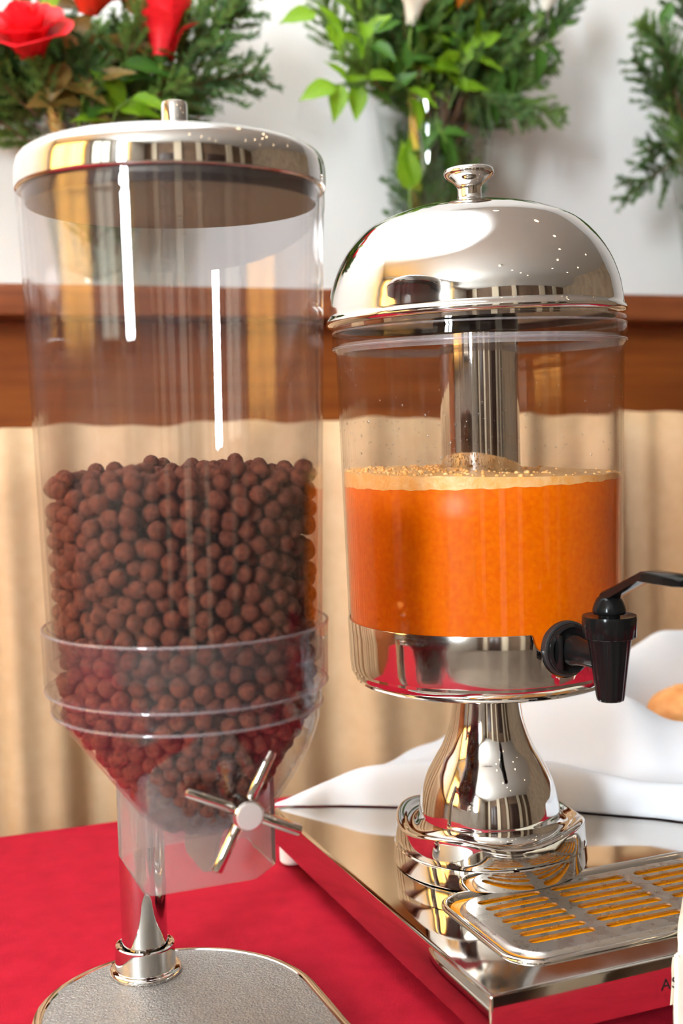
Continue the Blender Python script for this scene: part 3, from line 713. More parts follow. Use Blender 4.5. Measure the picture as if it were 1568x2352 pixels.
# paddle wheel in the chute
pw = bpy.data.objects.new('paddle_wheel', None); C.objects.link(pw); pw.parent = cd; pw.empty_display_size = 0.01
HX, HZ = 0.2040 - KX, 0.1705
pw.location = (HX, 0, HZ)
tube('axle', [(0, -0.056, 0), (0, 0.030, 0)], 0.0045, 'paddle_rubber', pw)
for k, ang in enumerate((255, 195, 315, 135, 75, 15)):
    a = math.radians(ang); d = Vector((math.cos(a), 0, math.sin(a))); nrm = Vector((-math.sin(a), 0, math.cos(a)))
    R_ = 1.5 if k == 0 else 0.85
    prof_r = [q * R_ for q in (0.003, 0.010, 0.018, 0.026, 0.031, 0.033)]; hwid = [0.030, 0.031, 0.031, 0.030, 0.026, 0.018]
    lps = []
    for r_, hw_ in zip(prof_r, hwid):
        c = d * r_
        lps.append([c + Vector((0, -hw_ - 0.001, 0)) + nrm * 0.0013, c + Vector((0, hw_ - 0.001, 0)) + nrm * 0.0013, c + Vector((0, hw_ - 0.001, 0)) - nrm * 0.0013, c + Vector((0, -hw_ - 0.001, 0)) - nrm * 0.0013])
    v, f = loft_vf(lps, True, True); obj('blade', v, f, 'paddle_rubber', pw, True, 40)
# crossed turn knob
kb = bpy.data.objects.new('turn_knob', None); C.objects.link(kb); kb.parent = cd; kb.empty_display_size = 0.01
kb.location = (HX, 0.672 - KY, HZ)
v, f = lathe_vf(smooth_prof([(0.0, 0.0), (0.0080, 0.0002), (0.0090, 0.0012), (0.0092, 0.005), (0.0092, 0.014), (0.0090, 0.0178), (0.0080, 0.0192), (0.006, 0.0190), (0.0, 0.0184)], 3), 48)
obj('hub', [(p[0], -p[2], p[1]) for p in v], [tuple(reversed(q)) for q in f], 'steel', kb, True, 50)
lathe_cap = lathe_vf([(0.0, 0.0190), (0.0074, 0.0190), (0.0078, 0.0194), (0.0074, 0.0200), (0.0, 0.0203)], 40)
obj('hub_cap', [(p[0], -p[2], p[1]) for p in lathe_cap[0]], [tuple(reversed(q)) for q in lathe_cap[1]], 'satin_cap', kb, True, 50)
v, f = lathe_vf([(0.0, -0.02), (0.0055, -0.02), (0.0055, 0.004), (0.0, 0.004)], 24)
obj('shaft', [(p[0], -p[2], p[1]) for p in v], [tuple(reversed(q)) for q in f], 'black_matte', kb, True, 40)
for ang in (62, 154, 242, 334):
    a = math.radians(ang); d = Vector((math.cos(a), 0, math.sin(a))); c = Vector((0, -0.0085, 0))
    pts = [c + d * t for t in (0.006, 0.007, 0.036, 0.0373, 0.0380)]
    tube('handle_rod', pts, [0.0030, 0.0035, 0.0035, 0.0031, 0.0018], 'steel', kb, 24)
# chrome lid
cl = bpy.data.objects.new('lid', None); C.objects.link(cl); cl.parent = cd; cl.empty_display_size = 0.02
prof = [(0.0870, 0.5262), (0.0896, 0.5262), (0.0902, 0.5268)] + smooth_prof([(0.0904, 0.5280), (0.0905, 0.5330), (0.0901, 0.5395), (0.0886, 0.5442), (0.0856, 0.5474), (0.0806, 0.5497), (0.0700, 0.5520), (0.0500, 0.5540), (0.0250, 0.5551), (0.0, 0.5555)], 5)
lathe('lid_cap', prof, 'steel', cl, 160, angle=50)
prof = [(0.0868, 0.5262), (0.0858, 0.5240), (0.0852, 0.5205), (0.0842, 0.5185), (0.0800, 0.5180), (0.0, 0.5180)]
lathe('lid_plug', prof, 'dark_steel', cl, 128, angle=40)
lathe('lid_knob', [(0.0, 0.553), (0.0078, 0.553), (0.0078, 0.5770), (0.0072, 0.5788), (0.0060, 0.5794), (0.0, 0.5794)], 'steel', cl, 48, cx=0.003, cy=0, angle=30)

# ------------------------------------------------------------------ cereal balls: packed inside canister and funnel
rng = np.random.default_rng(11)
BRAD = 0.0056
def rin(z):
    r = np.where(z > 0.250, 0.0823 + (z - 0.27) * (0.0892 - 0.0823) / 0.255 - 0.0031, 0.0786)
    return np.where(z < 0.2225, 0.0782 + (0.2222 - z) / (0.2222 - 0.150) * (0.0272 - 0.0782), r)
TOPZ = 0.3725
NB = 3100
P_ = np.empty((0, 3), np.float32)
while len(P_) < NB:
    q = np.column_stack([rng.uniform(-0.084, 0.084, 6000), rng.uniform(-0.084, 0.084, 6000), rng.uniform(0.152, TOPZ - 0.004, 6000)])
    q = q[np.hypot(q[:, 0], q[:, 1]) < rin(q[:, 2]) - BRAD]
    P_ = np.vstack([P_, q.astype(np.float32)])
P_ = P_[:NB].copy()
D0 = np.float32(2 * BRAD)
for it in range(46):
    x2 = (P_ ** 2).sum(1)
    d2 = x2[:, None] + x2[None, :] - 2 * (P_ @ P_.T)
    ii, jj = np.nonzero(d2 < D0 * D0)
    k = ii < jj; ii, jj = ii[k], jj[k]
    dv = P_[ii] - P_[jj]; dist = np.sqrt((dv ** 2).sum(1)) + 1e-7
    push = dv * ((D0 - dist) / dist * 0.42)[:, None]
    mv = np.zeros_like(P_); np.add.at(mv, ii, push); np.add.at(mv, jj, -push)
    P_ += mv
    if it < 36: P_[:, 2] -= 0.0003
    lim = rin(P_[:, 2]) - BRAD; rr = np.hypot(P_[:, 0], P_[:, 1]); sc = np.where(rr > lim, lim / np.maximum(rr, 1e-6), 1.0)
    P_[:, 0] *= sc; P_[:, 1] *= sc; P_[:, 2] = np.maximum(P_[:, 2], 0.152 + BRAD * 0.4)
protos = []
for k in range(5):
    bm = bmesh.new(); bmesh.ops.create_icosphere(bm, subdivisions=3, radius=1.0)
    rk = random.Random(40 + k); ds = [(Vector((rk.gauss(0, 1), rk.gauss(0, 1), rk.gauss(0, 1))).normalized(), rk.uniform(-0.07, 0.09), rk.uniform(0.15, 0.6)) for _ in range(16)]
    for v_ in bm.verts:
        nv = v_.co.normalized(); s = 1.0
        for (d, a, w_) in ds: s += a * max(0, (nv.dot(d) - (1 - w_)) / w_) ** 2
        v_.co = nv * s * BRAD
    me = bpy.data.meshes.new('cereal_ball'); bm.to_mesh(me); bm.free(); me.shade_smooth(); me.materials.append(MATS['cereal']); protos.append(me)
# nearest visible balls become things of their own
cv = np.array([-KX, -KY]); cv = cv / np.linalg.norm(cv)
rr = np.hypot(P_[:, 0], P_[:, 1]); lim = rin(P_[:, 2]) - BRAD
facing = (P_[:, 0] * cv[0] + P_[:, 1] * cv[1]) / np.maximum(rr, 1e-6)
wall_gap = lim - rr
topness = P_[:, 2] > np.sort(P_[:, 2])[-170]
score = np.where((wall_gap < 0.004) & (facing > 0.0), facing + 1.0, np.where((wall_gap < 0.009) & (facing > 0.3), facing * 0.6 + 0.2, 0)) + np.where(topness, 1.2, 0)
order = np.argsort(-score); chosen = set(order[:300].tolist())
rv, rfc = [], []
bm = bmesh.new(); bmesh.ops.create_icosphere(bm, subdivisions=2, radius=BRAD); bm.verts.ensure_lookup_table()
bv = np.array([v_.co[:] for v_ in bm.verts]); bf = [[v_.index for v_ in fc.verts] for fc in bm.faces]; bm.free()
rb = random.Random(9)
for i in range(NB):
    x, y, z = [float(t) for t in P_[i]]
    fs = 0.004 * min(1, max(0, (0.2222 - z) / 0.0722))
    pos = (KX + x + fs, KY + y - 1.5 * fs, z)
    sc_ = rb.uniform(0.90, 1.04)
    if i in chosen:
        o = bpy.data.objects.new('cereal_ball', protos[i % 5]); C.objects.link(o)
        o.location = pos; o.rotation_euler = (rb.uniform(0, 6), rb.uniform(0, 6), rb.uniform(0, 6)); o.scale = (sc_, sc_ * rb.uniform(0.94, 1.05), sc_)
        tag(o, 'round brown chocolate cereal ball piled inside the clear cereal dispenser', 'cereal ball', 'chocolate cereal balls in the dispenser')
    else:
        k0 = len(rv); rv.extend((bv * sc_ + np.array(pos)).tolist()); rfc.extend([tuple(k0 + t for t in fc) for fc in bf])
tag(obj('cereal_fill', rv, rfc, 'cereal', None, True, None), 'mass of brown cereal balls deeper inside the dispenser behind the front layer', 'cereal', kind='stuff')

# ------------------------------------------------------------------ white napkin, bread, cream pot
def contact_y(X):     # front edge of the folded napkin on the tray
    pts = [(0.346, 1.028), (0.40, 1.004), (0.445, 0.978), (0.50, 0.945), (0.566, 0.9075), (0.629, 0.852), (0.66, 0.815), (0.80, 0.70)]
    for (a, b), (c, d) in zip(pts[:-1], pts[1:]):
        if X <= c: return b + (d - b) * (X - a) / (c - a)
    return 0.70
CTRL = np.array([  # X, Y, z of the cloth, roughly every fold
 (0.346, 1.028, 0.049), (0.352, 1.036, 0.047), (0.372, 1.020, 0.063), (0.392, 1.022, 0.068), (0.400, 1.045, 0.052), (0.424, 1.020, 0.0745), (0.43, 1.055, 0.055), (0.472, 1.020, 0.0755), (0.45, 1.00, 0.079), (0.47, 1.07, 0.045),
 (0.50, 0.99, 0.078), (0.54, 0.965, 0.077), (0.581, 0.945, 0.078), (0.607, 0.894, 0.079), (0.635, 0.86, 0.079), (0.67, 0.83, 0.079), (0.72, 0.79, 0.078), (0.80, 0.75, 0.078), (0.95, 0.72, 0.07),
 (0.53, 1.05, 0.075), (0.52, 1.10, 0.045), (0.557, 1.10, 0.062), (0.57, 1.02, 0.068), (0.605, 0.990, 0.060), (0.640, 0.935, 0.053), (0.68, 0.885, 0.052), (0.75, 0.84, 0.052), (0.90, 0.80, 0.052),
 (0.60, 1.06, 0.090), (0.64, 1.01, 0.098), (0.69, 0.985, 0.112), (0.725, 0.975, 0.094), (0.765, 0.975, 0.085), (0.82, 0.97, 0.082), (0.92, 0.95, 0.085), (0.68, 0.94, 0.078), (0.75, 0.92, 0.074), (0.85, 0.90, 0.072),
 (0.66, 1.10, 0.098), (0.70, 1.06, 0.112), (0.73, 1.10, 0.114), (0.77, 1.12, 0.122), (0.80, 1.12, 0.126), (0.84, 1.14, 0.143), (0.92, 1.14, 0.158), (1.0, 1.10, 0.15),
 (0.765, 1.03, 0.056), (0.80, 1.06, 0.042), (0.85, 1.05, 0.038), (0.90, 1.04, 0.044), (0.76, 1.07, 0.085), (0.95, 1.05, 0.07),
 (0.58, 1.17, 0.03), (0.66, 1.18, 0.045), (0.77, 1.185, 0.075), (0.86, 1.19, 0.085), (1.0, 1.19, 0.07)])
def tps_fit(P3):
    n_ = len(P3); d = np.sqrt(((P3[:, None, :2] - P3[None, :, :2]) ** 2).sum(-1)); K = np.where(d > 0, d * d * np.log(d + 1e-12), 0.0) + np.eye(n_) * 2e-4
    A = np.zeros((n_ + 3, n_ + 3)); A[:n_, :n_] = K; A[:n_, n_] = 1; A[:n_, n_ + 1:] = P3[:, :2]; A[n_, :n_] = 1; A[n_ + 1:, :n_] = P3[:, :2].T
    return np.linalg.solve(A, np.concatenate([P3[:, 2], np.zeros(3)]))
TW = tps_fit(CTRL)
def tps(X, Y):
    d2 = (CTRL[:, 0] - X) ** 2 + (CTRL[:, 1] - Y) ** 2
    return float((TW[:-3] * (0.5 * d2 * np.log(d2 + 1e-12))).sum() + TW[-3] + TW[-2] * X + TW[-1] * Y)
def back_y(X):
    pts = [(0.346, 1.034), (0.37, 1.045), (0.40, 1.055), (0.45, 1.075), (0.52, 1.13), (0.60, 1.185), (0.70, 1.195), (1.1, 1.198)]
    for (a, b), (c, d) in zip(pts[:-1], pts[1:]):
        if X <= c: return b + (d - b) * (X - a) / (c - a)
    return 1.198
def nap_fn(u, v):
    X = 0.346 + 0.66 * u ** 1.15
    yc = contact_y(X); yb = back_y(X)
    vv = v ** 1.5
    Y = yc + (yb - yc) * vv
    s = Y - yc
    w_ = 0.006 + 0.026 * sstep(0.0, 0.12, u)
    t = min(1.0, s / w_)
    z = 0.0476 + (max(tps(X, Y), 0.0480) - 0.0476) * math.sqrt(max(0.0, 1 - (1 - t) ** 2))
    z += 0.0018 * math.sin((X * 0.8 + Y * 0.9) * 52 + 1.0) * sstep(0.04, 0.10, s) + 0.0015 * math.sin((X * 1.2 - Y * 0.6) * 61) * sstep(0.05, 0.12, s)
    if Y < TRY1 + 0.002: z = max(z, 0.0476)
    return (X, Y, z)
na = grid_obj('napkin', nap_fn, 200, 130, 'white_cloth', None, 0.0012)
tag(na, 'white cloth napkin folded over the tray corner and bunched around the bread', 'napkin')
# bread roll
br = thing('bread_roll', 'golden crusty bread roll nestled in the white napkin', 'bread', (0.823, 1.050, 0.071))
V, F_ = [], []
bm = bmesh.new(); bmesh.ops.create_icosphere(bm, subdivisions=5, radius=1.0)
from mathutils import noise
for v_ in bm.verts:
    n_ = v_.co.normalized()
    k = 1 + 0.05 * noise.noise(n_ * 2.2) + 0.025 * noise.noise(n_ * 6)
    cr = abs(n_.x * 0.35 + n_.y * 0.2 + 0.25 * noise.noise(n_ * 2.5 + Vector((3, 1, 0))) - 0.02)
    if n_.z > 0.0: k -= 0.06 * (1 - sstep(0.0, 0.05, cr)) * sstep(0.0, 0.3, n_.z)
    v_.co = Vector((n_.x * 0.060, n_.y * 0.047, n_.z * 0.034)) * k
me = bpy.data.meshes.new('crust'); bm.to_mesh(me); bm.free(); link_mesh('crust', me, 'bread', br, True, None)
tube('crust_crack', [(-0.03, -0.022, 0.0235), (-0.015, -0.012, 0.0305), (0.0, -0.008, 0.0325), (0.02, -0.004, 0.0315), (0.035, 0.0, 0.027)], [0.001, 0.0034, 0.0042, 0.003, 0.001], 'bread_crack', br, 10)
tube('crust_crack', [(-0.012, -0.034, 0.0215), (0.004, -0.028, 0.0262), (0.02, -0.024, 0.0268)], [0.001, 0.003, 0.001], 'bread_crack', br, 10)
# cream napkin draped over the front of the tray at the right edge
DP = [(0.7010, 0.0530, 0.5365), (0.690, 0.0545, 0.527), (0.6769, 0.0550, 0.516), (0.6600, 0.0548, 0.501), (0.6436, 0.0542, 0.4880), (0.6350, 0.0530, 0.4820), (0.6300, 0.0508, 0.4780), (0.6278, 0.0470, 0.4752), (0.6270, 0.0400, 0.4744), (0.6268, 0.0308, 0.4748), (0.6266, 0.0200, 0.4742), (0.6262, 0.0100, 0.4736), (0.6255, 0.0030, 0.4732)]
DPs = smooth_prof(DP, 4)
def dn_fn(u, v):
    k = v * (len(DPs) - 1); i_ = min(len(DPs) - 2, int(k)); t = k - i_
    y, z, x0 = [DPs[i_][q] + (DPs[i_ + 1][q] - DPs[i_][q]) * t for q in range(3)]
    x = x0 + (0.66 - x0) * u
    rip = 0.0014 * math.sin(x * 130 + 0.4) * sstep(0.0, 0.25, u)
    edge = -0.003 * (1 - sstep(0.0, 0.03, u))
    return (x, y - (abs(rip) if z < 0.05 else 0) - (edge * 0.3 if z < 0.05 else 0), z + (abs(rip) + edge * 0.6 if z > 0.05 else 0))
dn = grid_obj('draped_napkin', dn_fn, 70, 56, 'cream_cloth', None, 0.0)
md = dn.modifiers.new('thickness', 'SOLIDIFY'); md.thickness = 0.003; md.offset = 1
tag(dn, 'cream cloth napkin draped over the tray front at the right edge of the picture', 'napkin')

# ------------------------------------------------------------------ flowers on the ledge
rf_ = random.Random(21)
def blade(V, F_, p, d, n_, L_, W_):
    s = d.cross(n_).normalized(); k = len(V)
    V += [p - s * W_ * 0.3, p + s * W_ * 0.3, p + d * L_ * 0.45 + s * W_ * 0.5, p + d * L_, p + d * L_ * 0.45 - s * W_ * 0.5]
    F_ += [(k, k + 1, k + 2, k + 4), (k + 4, k + 2, k + 3)]
def sprig_meshes(seed, length, dens):
    r = random.Random(seed); V, F_ = [], []; sv, sf = [], []
    bend = Vector((r.uniform(-0.4, 0.4), r.uniform(-0.4, 0.4), 0))
    main = []
    for i in range(9):
        t = i / 8; main.append(Vector((bend.x * t * t * length * 0.6, bend.y * t * t * length * 0.6, length * t)))
    v_, f_ = tube_vf(main, [0.0022 * (1 - 0.8 * i / 8) + 0.0004 for i in range(9)], 5); sv += v_; sf += f_
    tw = []
    for k in range(dens):
        t = 0.18 + 0.8 * k / dens + r.uniform(-0.03, 0.03); t = min(0.98, t); i = min(7, int(t * 8)); p = main[i].lerp(main[i + 1], t * 8 - i)
        a = k * 2.4 + r.uniform(-0.5, 0.5); up = 0.75 + r.uniform(-0.25, 0.3)
        d = Vector((math.cos(a), math.sin(a), up)).normalized(); l = length * (0.34 * (1.1 - t) + 0.10) * r.uniform(0.8, 1.2)
        pts = [p + d * l * q + Vector((0, 0, l * 0.25 * q * q)) for q in (0, 0.33, 0.66, 1.0)]
        k0 = len(sv); v_, f_ = tube_vf(pts, [0.001, 0.0008, 0.0006, 0.0003], 4); sv += v_; sf += [tuple(x + k0 for x in q) for q in f_]
        tw.append(pts)
    for pts in tw + [main[4:]]:
        L0 = sum((b - a).length for a, b in zip(pts[:-1], pts[1:]))
        for j in range(int(L0 / 0.00062)):
            q = r.random() ** 0.9 * (len(pts) - 1); i = min(len(pts) - 2, int(q)); p = pts[i].lerp(pts[i + 1], q - i); dr = (pts[i + 1] - pts[i]).normalized()
            o_ = Vector((r.gauss(0, 1), r.gauss(0, 1), r.gauss(0, 1))); o_ = (o_ - dr * o_.dot(dr)).normalized()
            blade(V, F_, p, (dr * r.uniform(0.6, 1.1) + o_ * 0.75).normalized(), o_.cross(dr), r.uniform(0.007, 0.013), r.uniform(0.0016, 0.0026))
    return mesh('twigs', sv, sf), mesh('needles', V, F_)
SPR = [sprig_meshes(100 + k, (0.17, 0.20, 0.15, 0.18)[k], (22, 26, 20, 23)[k]) for k in range(4)]
SPM = []
for k, (a, b) in enumerate(SPR):
    a.materials.append(MATS['twig']); b.materials.append(MATS['needle_dark' if k % 2 else 'needle_green']); SPM.append((a, b))
def orient(d, roll=0.0):
    return (Vector(d).normalized().to_track_quat('Z', 'Y') @ Quaternion((0, 0, 1), roll)).to_euler()
def sprig(base, d, k, label, group, scale=1.0):
    t = thing('evergreen_sprig', label, 'foliage', base, 0, group); t.rotation_euler = orient(d, rf_.uniform(0, 6)); t.scale = (scale,) * 3
    for nm, me in zip(('twigs', 'needles'), SPM[k % 4]):
        o = bpy.data.objects.new(nm, me); C.objects.link(o); o.parent = t
    return t
def leaf_mesh(seed):
    r = random.Random(seed); V, F_ = [], []; nl = 8; droop = r.uniform(0.1, 0.5); fold = r.uniform(0.15, 0.45)
    for i in range(nl + 1):
        t = i / nl; wdt = 0.30 * math.sin(PI * min(1, t ** 0.75)) * (1 - 0.25 * t) + 0.004
        y = t; z = -droop * t * t * 0.6
        for sx in (-1, -0.5, 0, 0.5, 1):
            V.append((sx * wdt, y, z + fold * abs(sx) * wdt + 0.015 * math.sin(t * 18 + sx * 2) * abs(sx)))
    for i in range(nl):
        for k in range(4): a = i * 5 + k; F_.append((a, a + 1, a + 6, a + 5))
    me = mesh('leaf', V, F_); me.shade_smooth(); return me
LEAF = {}
for mname in ('leaf_bright', 'leaf_green', 'leaf_bronze'):
    LEAF[mname] = []
    for k in range(3):
        me = leaf_mesh(300 + k); me.materials.append(MATS[mname]); LEAF[mname].append(me)
def leafy(points, leaves, mname, label, group, name='leafy_twig'):
    """points: stem path in world; leaves: (index along path 0..1, direction, length)"""
    b = Vector(points[0]); t = thing(name, label, 'foliage', b, 0, group)
    pts = [Vector(p) - b for p in points]
    tube('stem', pts, [0.0018 * (1 - 0.6 * i / (len(pts) - 1)) for i in range(len(pts))], 'green_stem', t, 6)
    for (q, d, ln) in leaves:
        s = q * (len(pts) - 1); i = min(len(pts) - 2, int(s)); p = pts[i].lerp(pts[i + 1], s - i)
        o = bpy.data.objects.new('leaf', rf_.choice(LEAF[mname])); C.objects.link(o); o.parent = t; o.location = p
        dv = Vector(d).normalized(); nz = Vector((rf_.uniform(-0.4, 0.4), -0.75 + rf_.uniform(-0.3, 0.3), 0.65)); xx = dv.cross(nz).normalized(); nz = xx.cross(dv)
        o.rotation_euler = Matrix((xx, dv, nz)).transposed().to_euler(); o.scale = (ln,) * 3
    return t
def petal_mesh(name, r0, r1, h, span, curl, material, seed):
    r = random.Random(seed); V, F_ = [], []; nu, nv = 8, 6
    for j in range(nv + 1):
        v_ = j / nv; wv = math.sin(PI * (0.18 + 0.62 * v_)) ** 0.7
        rho = r0 + (r1 - r0) * v_ ** 1.3 + curl * max(0, v_ - 0.6) ** 1.5 * 3
        for i in range(nu + 1):
            u = -1 + 2 * i / nu; phi = u * span * wv
            z = h * v_ - h * 0.10 * u * u * v_ - curl * 1.2 * max(0, v_ - 0.75) * 1.5 + 0.0008 * math.sin(u * 5 + seed)
            q = rho * (1 + 0.04 * math.sin(3 * u + seed))
            V.append((q * math.cos(phi), q * math.sin(phi), z))
    for j in range(nv):
        for i in range(nu): a = j * (nu + 1) + i; F_.append((a, a + 1, a + nu + 2, a + nu + 1))
    me = mesh(name, V, F_); me.shade_smooth(); me.materials.append(MATS[material]); return me
def rose(pos, d, size, material, label, stem_to, openness=1.0, cat='flower', name='rose', layers=None):
    t = thing(name, label, cat, pos, 0); t.rotation_euler = orient(d, rf_.uniform(0, 6)); t.scale = (size,) * 3
    lay = layers or [(0.06, 0.10, 0.62, 1.7, 0.0, 3), (0.10, 0.20, 0.66, 1.35, 0.03, 3), (0.13, 0.30, 0.64, 1.15, 0.07, 4), (0.15, 0.42, 0.58, 1.0, 0.12, 5), (0.16, 0.50, 0.48, 0.95, 0.16, 5)]
    for li, (r0, r1, h, sp, cu, cnt) in enumerate(lay):
        ms = [petal_mesh('petal', r0, r0 + (r1 - r0) * openness, h, sp, cu * openness, material, li * 7 + q) for q in range(2)]
        for k in range(cnt):
            o = bpy.data.objects.new('petal', ms[k % 2]); C.objects.link(o); o.parent = t; o.rotation_euler = (0, 0, 2 * PI * k / cnt + li * 0.7); o.location = (0, 0, -0.02 * li)
    for k in range(5):
        o = bpy.data.objects.new('sepal', LEAF['leaf_green'][k % 3]); C.objects.link(o); o.parent = t
        o.rotation_euler = (0.25, 0, 2 * PI * k / 5); o.scale = (0.3, 0.3, 0.3); o.location = (0, 0, -0.04)
    lathe('hip', [(0.0, -0.14), (0.07, -0.12), (0.10, -0.05), (0.08, 0.0), (0.0, 0.02)], 'leaf_green', t, 14)
    inv = Matrix.LocRotScale(t.location, t.rotation_euler, t.scale).inverted()
    b = inv @ Vector(stem_to); mid = Vector((0, 0, -0.9)).lerp(b, 0.3)
    tube('stem', [Vector((0, 0, -0.10)), Vector((0, 0, -0.5)), mid, b], 0.0022 / size, 'green_stem', t, 8)
    return t
def vase(name, loc, rb, rt, h, label):
    t = thing(name, label, 'vase', loc)
    prof = smooth_prof([(rb * 0.9, 0.0), (rb, 0.004), (rb * 1.0, 0.02), (rb + (rt - rb) * 0.45, h * 0.5), (rb + (rt - rb) * 0.82, h * 0.85), (rt, h)], 5)
    prof = [(0.0, 0.0)] + prof + [(rt - 0.0015, h + 0.0008), (rt - 0.0035, h)] + [(max(r - 0.0038, 0.001), z) for r, z in reversed(prof) if 0.02 < z < h] + [(0.0, 0.014)]
    lathe('glass', prof, 'vase_glass', t, 72, angle=50)
    lathe('water', [(0.0, 0.0145), (rb - 0.006, 0.0145), (rb + (rt - rb) * 0.5 - 0.006, h * 0.5), (0.0, h * 0.5)], 'vase_glass', t, 40)
    return t

# --- centre bouquet
VC = Vector((0.836, 1.665, LEDGE_Z))
vase('glass_vase', VC, 0.056, 0.090, 0.277, 'tapered clear glass vase behind the steel dome lid')
mouth = VC + Vector((0, 0, 0.27))
lab, grp = 'dark evergreen sprig in the glass vase behind the dome lid', 'evergreen sprigs in the centre vase'
for k in range(40):
    a = rf_.uniform(0, 2 * PI); tilt = rf_.uniform(0.05, 0.95 if math.cos(a) > 0 else 0.62); d = Vector((math.sin(tilt) * math.cos(a) * 1.1, math.sin(tilt) * math.sin(a) * 0.22 - 0.06, math.cos(tilt)))
    b = mouth + Vector((0.055 * math.cos(a) * tilt, 0.03 * math.sin(a), -0.03 + rf_.uniform(-0.02, 0.03)))
    sprig(b, d, k, lab, grp, rf_.uniform(0.85, 1.15))
for (px, py, Y, d) in ((800, 150, 1.64, (-0.5, -0.1, 0.8)), (1190, 150, 1.64, (0.6, -0.1, 0.7)), (1150, 220, 1.62, (0.7, -0.1, -0.25)), (1060, 190, 1.60, (0.5, -0.2, -0.4)), (1240, 100, 1.64, (0.5, 0, 0.8)), (880, 210, 1.60, (-0.4, -0.3, 0.2)), (960, 180, 1.60, (0, -0.3, 0.7)), (850, 120, 1.62, (-0.3, -0.2, 0.9)), (1020, 110, 1.60, (0.2, -0.2, 0.9)), (930, 90, 1.60, (-0.1, -0.2, 0.9)), (1110, 90, 1.60, (0.2, -0.2, 0.9))):
    sprig(at(px, py, Y), d, rf_.randrange(4), lab, grp, 0.62)
for k in range(26):   # inside the vase
    a = rf_.uniform(0, 2 * PI); r = rf_.uniform(0.005, 0.042)
    sprig(VC + Vector((r * math.cos(a) * 0.8, r * math.sin(a) * 0.8, rf_.uniform(0.03, 0.11))), (math.cos(a) * 0.12, math.sin(a) * 0.12, 1), k, 'evergreen sprig standing inside the glass vase behind the dome lid', 'sprigs inside the centre vase', 0.74)
leafy([at(945, 640, 1.63), at(940, 400, 1.62), at(945, 150, 1.64)], [(0.25, (0.2, -0.2, -1), 0.06), (0.42, (-0.2, -0.2, 1), 0.07), (0.6, (0.25, -0.2, -1), 0.065), (0.5, (0.1, -0.2, 1), 0.06)], 'leaf_bright', 'bright leafy stem standing in the centre glass vase', None)
lf = lambda *a_: a_
leafy([at(900, 180, 1.62), at(820, 140, 1.60), at(760, 60, 1.59), at(725, 30, 1.58)], [(0.3, (-0.3, -0.2, -0.9), 0.055), (0.55, (-0.5, -0.3, 0.8), 0.055), (0.75, (0.5, -0.3, -0.9), 0.05), (1.0, (-1.0, -0.2, -0.25), 0.055)], 'leaf_bright', 'bright green leaf twig at the upper left of the centre bouquet', None)
leafy([at(900, 240, 1.62), at(840, 205, 1.60), at(790, 190, 1.58), at(770, 195, 1.57)], [(0.45, (-0.2, -0.3, -0.9), 0.05), (0.85, (-0.2, -0.2, -1.0), 0.05), (1.0, (-1.0, -0.2, -0.35), 0.058), (0.6, (-0.7, -0.2, 0.6), 0.045)], 'leaf_bright', 'bright green leaf twig hanging at the lower left of the centre bouquet', None)
leafy([at(960, 250, 1.60), at(935, 205, 1.58), at(910, 185, 1.56)], [(1.0, (-1.0, -0.2, 0.15), 0.055), (0.5, (0.8, -0.3, -0.4), 0.05), (0.3, (0.2, -0.3, -1.0), 0.05)], 'leaf_bright', 'broad bright leaf over the rim of the centre vase', None)
leafy([at(1030, 250, 1.60), at(1060, 170, 1.58), at(1090, 90, 1.57)], [(0.3, (0.8, -0.3, 0.1), 0.05), (0.5, (-0.8, -0.3, 0.2), 0.05), (0.75, (0.8, -0.3, -0.2), 0.055), (1.0, (0.1, -0.3, 1.0), 0.055), (0.9, (0.9, -0.2, 0.5), 0.05)], 'leaf_bright', 'bright curled leaves in the middle of the centre bouquet', None)
leafy([at(1100, 200, 1.62), at(1180, 130, 1.60), at(1230, 110, 1.59), at(1262, 95, 1.58), at(1300, 60, 1.58)], [(0.2, (0.2, -0.2, -1.0), 0.045), (0.55, (0.0, -0.2, -1.0), 0.05), (0.62, (0.9, -0.2, -0.5), 0.045), (0.75, (0.1, -0.2, 1.0), 0.04), (1.0, (0.8, 0, 0.4), 0.025), (0.93, (-0.3, 0, 0.8), 0.022)], 'leaf_green', 'arching thin twig with small leaves at the right of the centre bouquet', None)
leafy([at(1000, 260, 1.61), at(1010, 300, 1.575), at(1030, 330, 1.57)], [(0.1, (-0.5, -0.3, -0.8), 0.055), (0.5, (0.3, -0.2, -1), 0.055), (0.9, (0.1, -0.2, -1), 0.05), (0.6, (0.9, -0.2, 0.1), 0.05)], 'leaf_green', 'dull green leaves against the front of the centre vase', None)
leafy([at(1090, 260, 1.62), at(1120, 220, 1.60), at(1140, 205, 1.59)], [(0.2, (0.4, -0.2, -0.9), 0.05), (0.6, (0.3, -0.2, -1), 0.045), (1.0, (0.7, -0.2, -0.5), 0.05), (0.8, (0.2, -0.2, 1), 0.05)], 'leaf_green', 'dark green leaves at the right rim of the centre vase', None)
leafy([at(980, 200, 1.61), at(1000, 100, 1.59), at(990, 10, 1.58)], [(0.3, (-0.8, -0.3, 0.5), 0.05), (0.5, (0.8, -0.3, 0.4), 0.05), (0.7, (-0.7, -0.3, 0.5), 0.05), (0.9, (0.7, -0.3, 0.6), 0.05), (1.0, (0, -0.3, 1), 0.05)], 'leaf_green', 'upright green leaf stem in the middle of the centre bouquet', None)
leafy([at(860, 200, 1.62), at(830, 100, 1.60), at(800, 0, 1.59)], [(0.4, (-0.8, -0.3, 0.5), 0.05), (0.6, (0.8, -0.3, 0.4), 0.05), (0.8, (-0.7, -0.3, 0.5), 0.05), (1.0, (0, -0.3, 1), 0.05)], 'leaf_bright', 'upright bright leaf stem at the left of the centre bouquet', None)
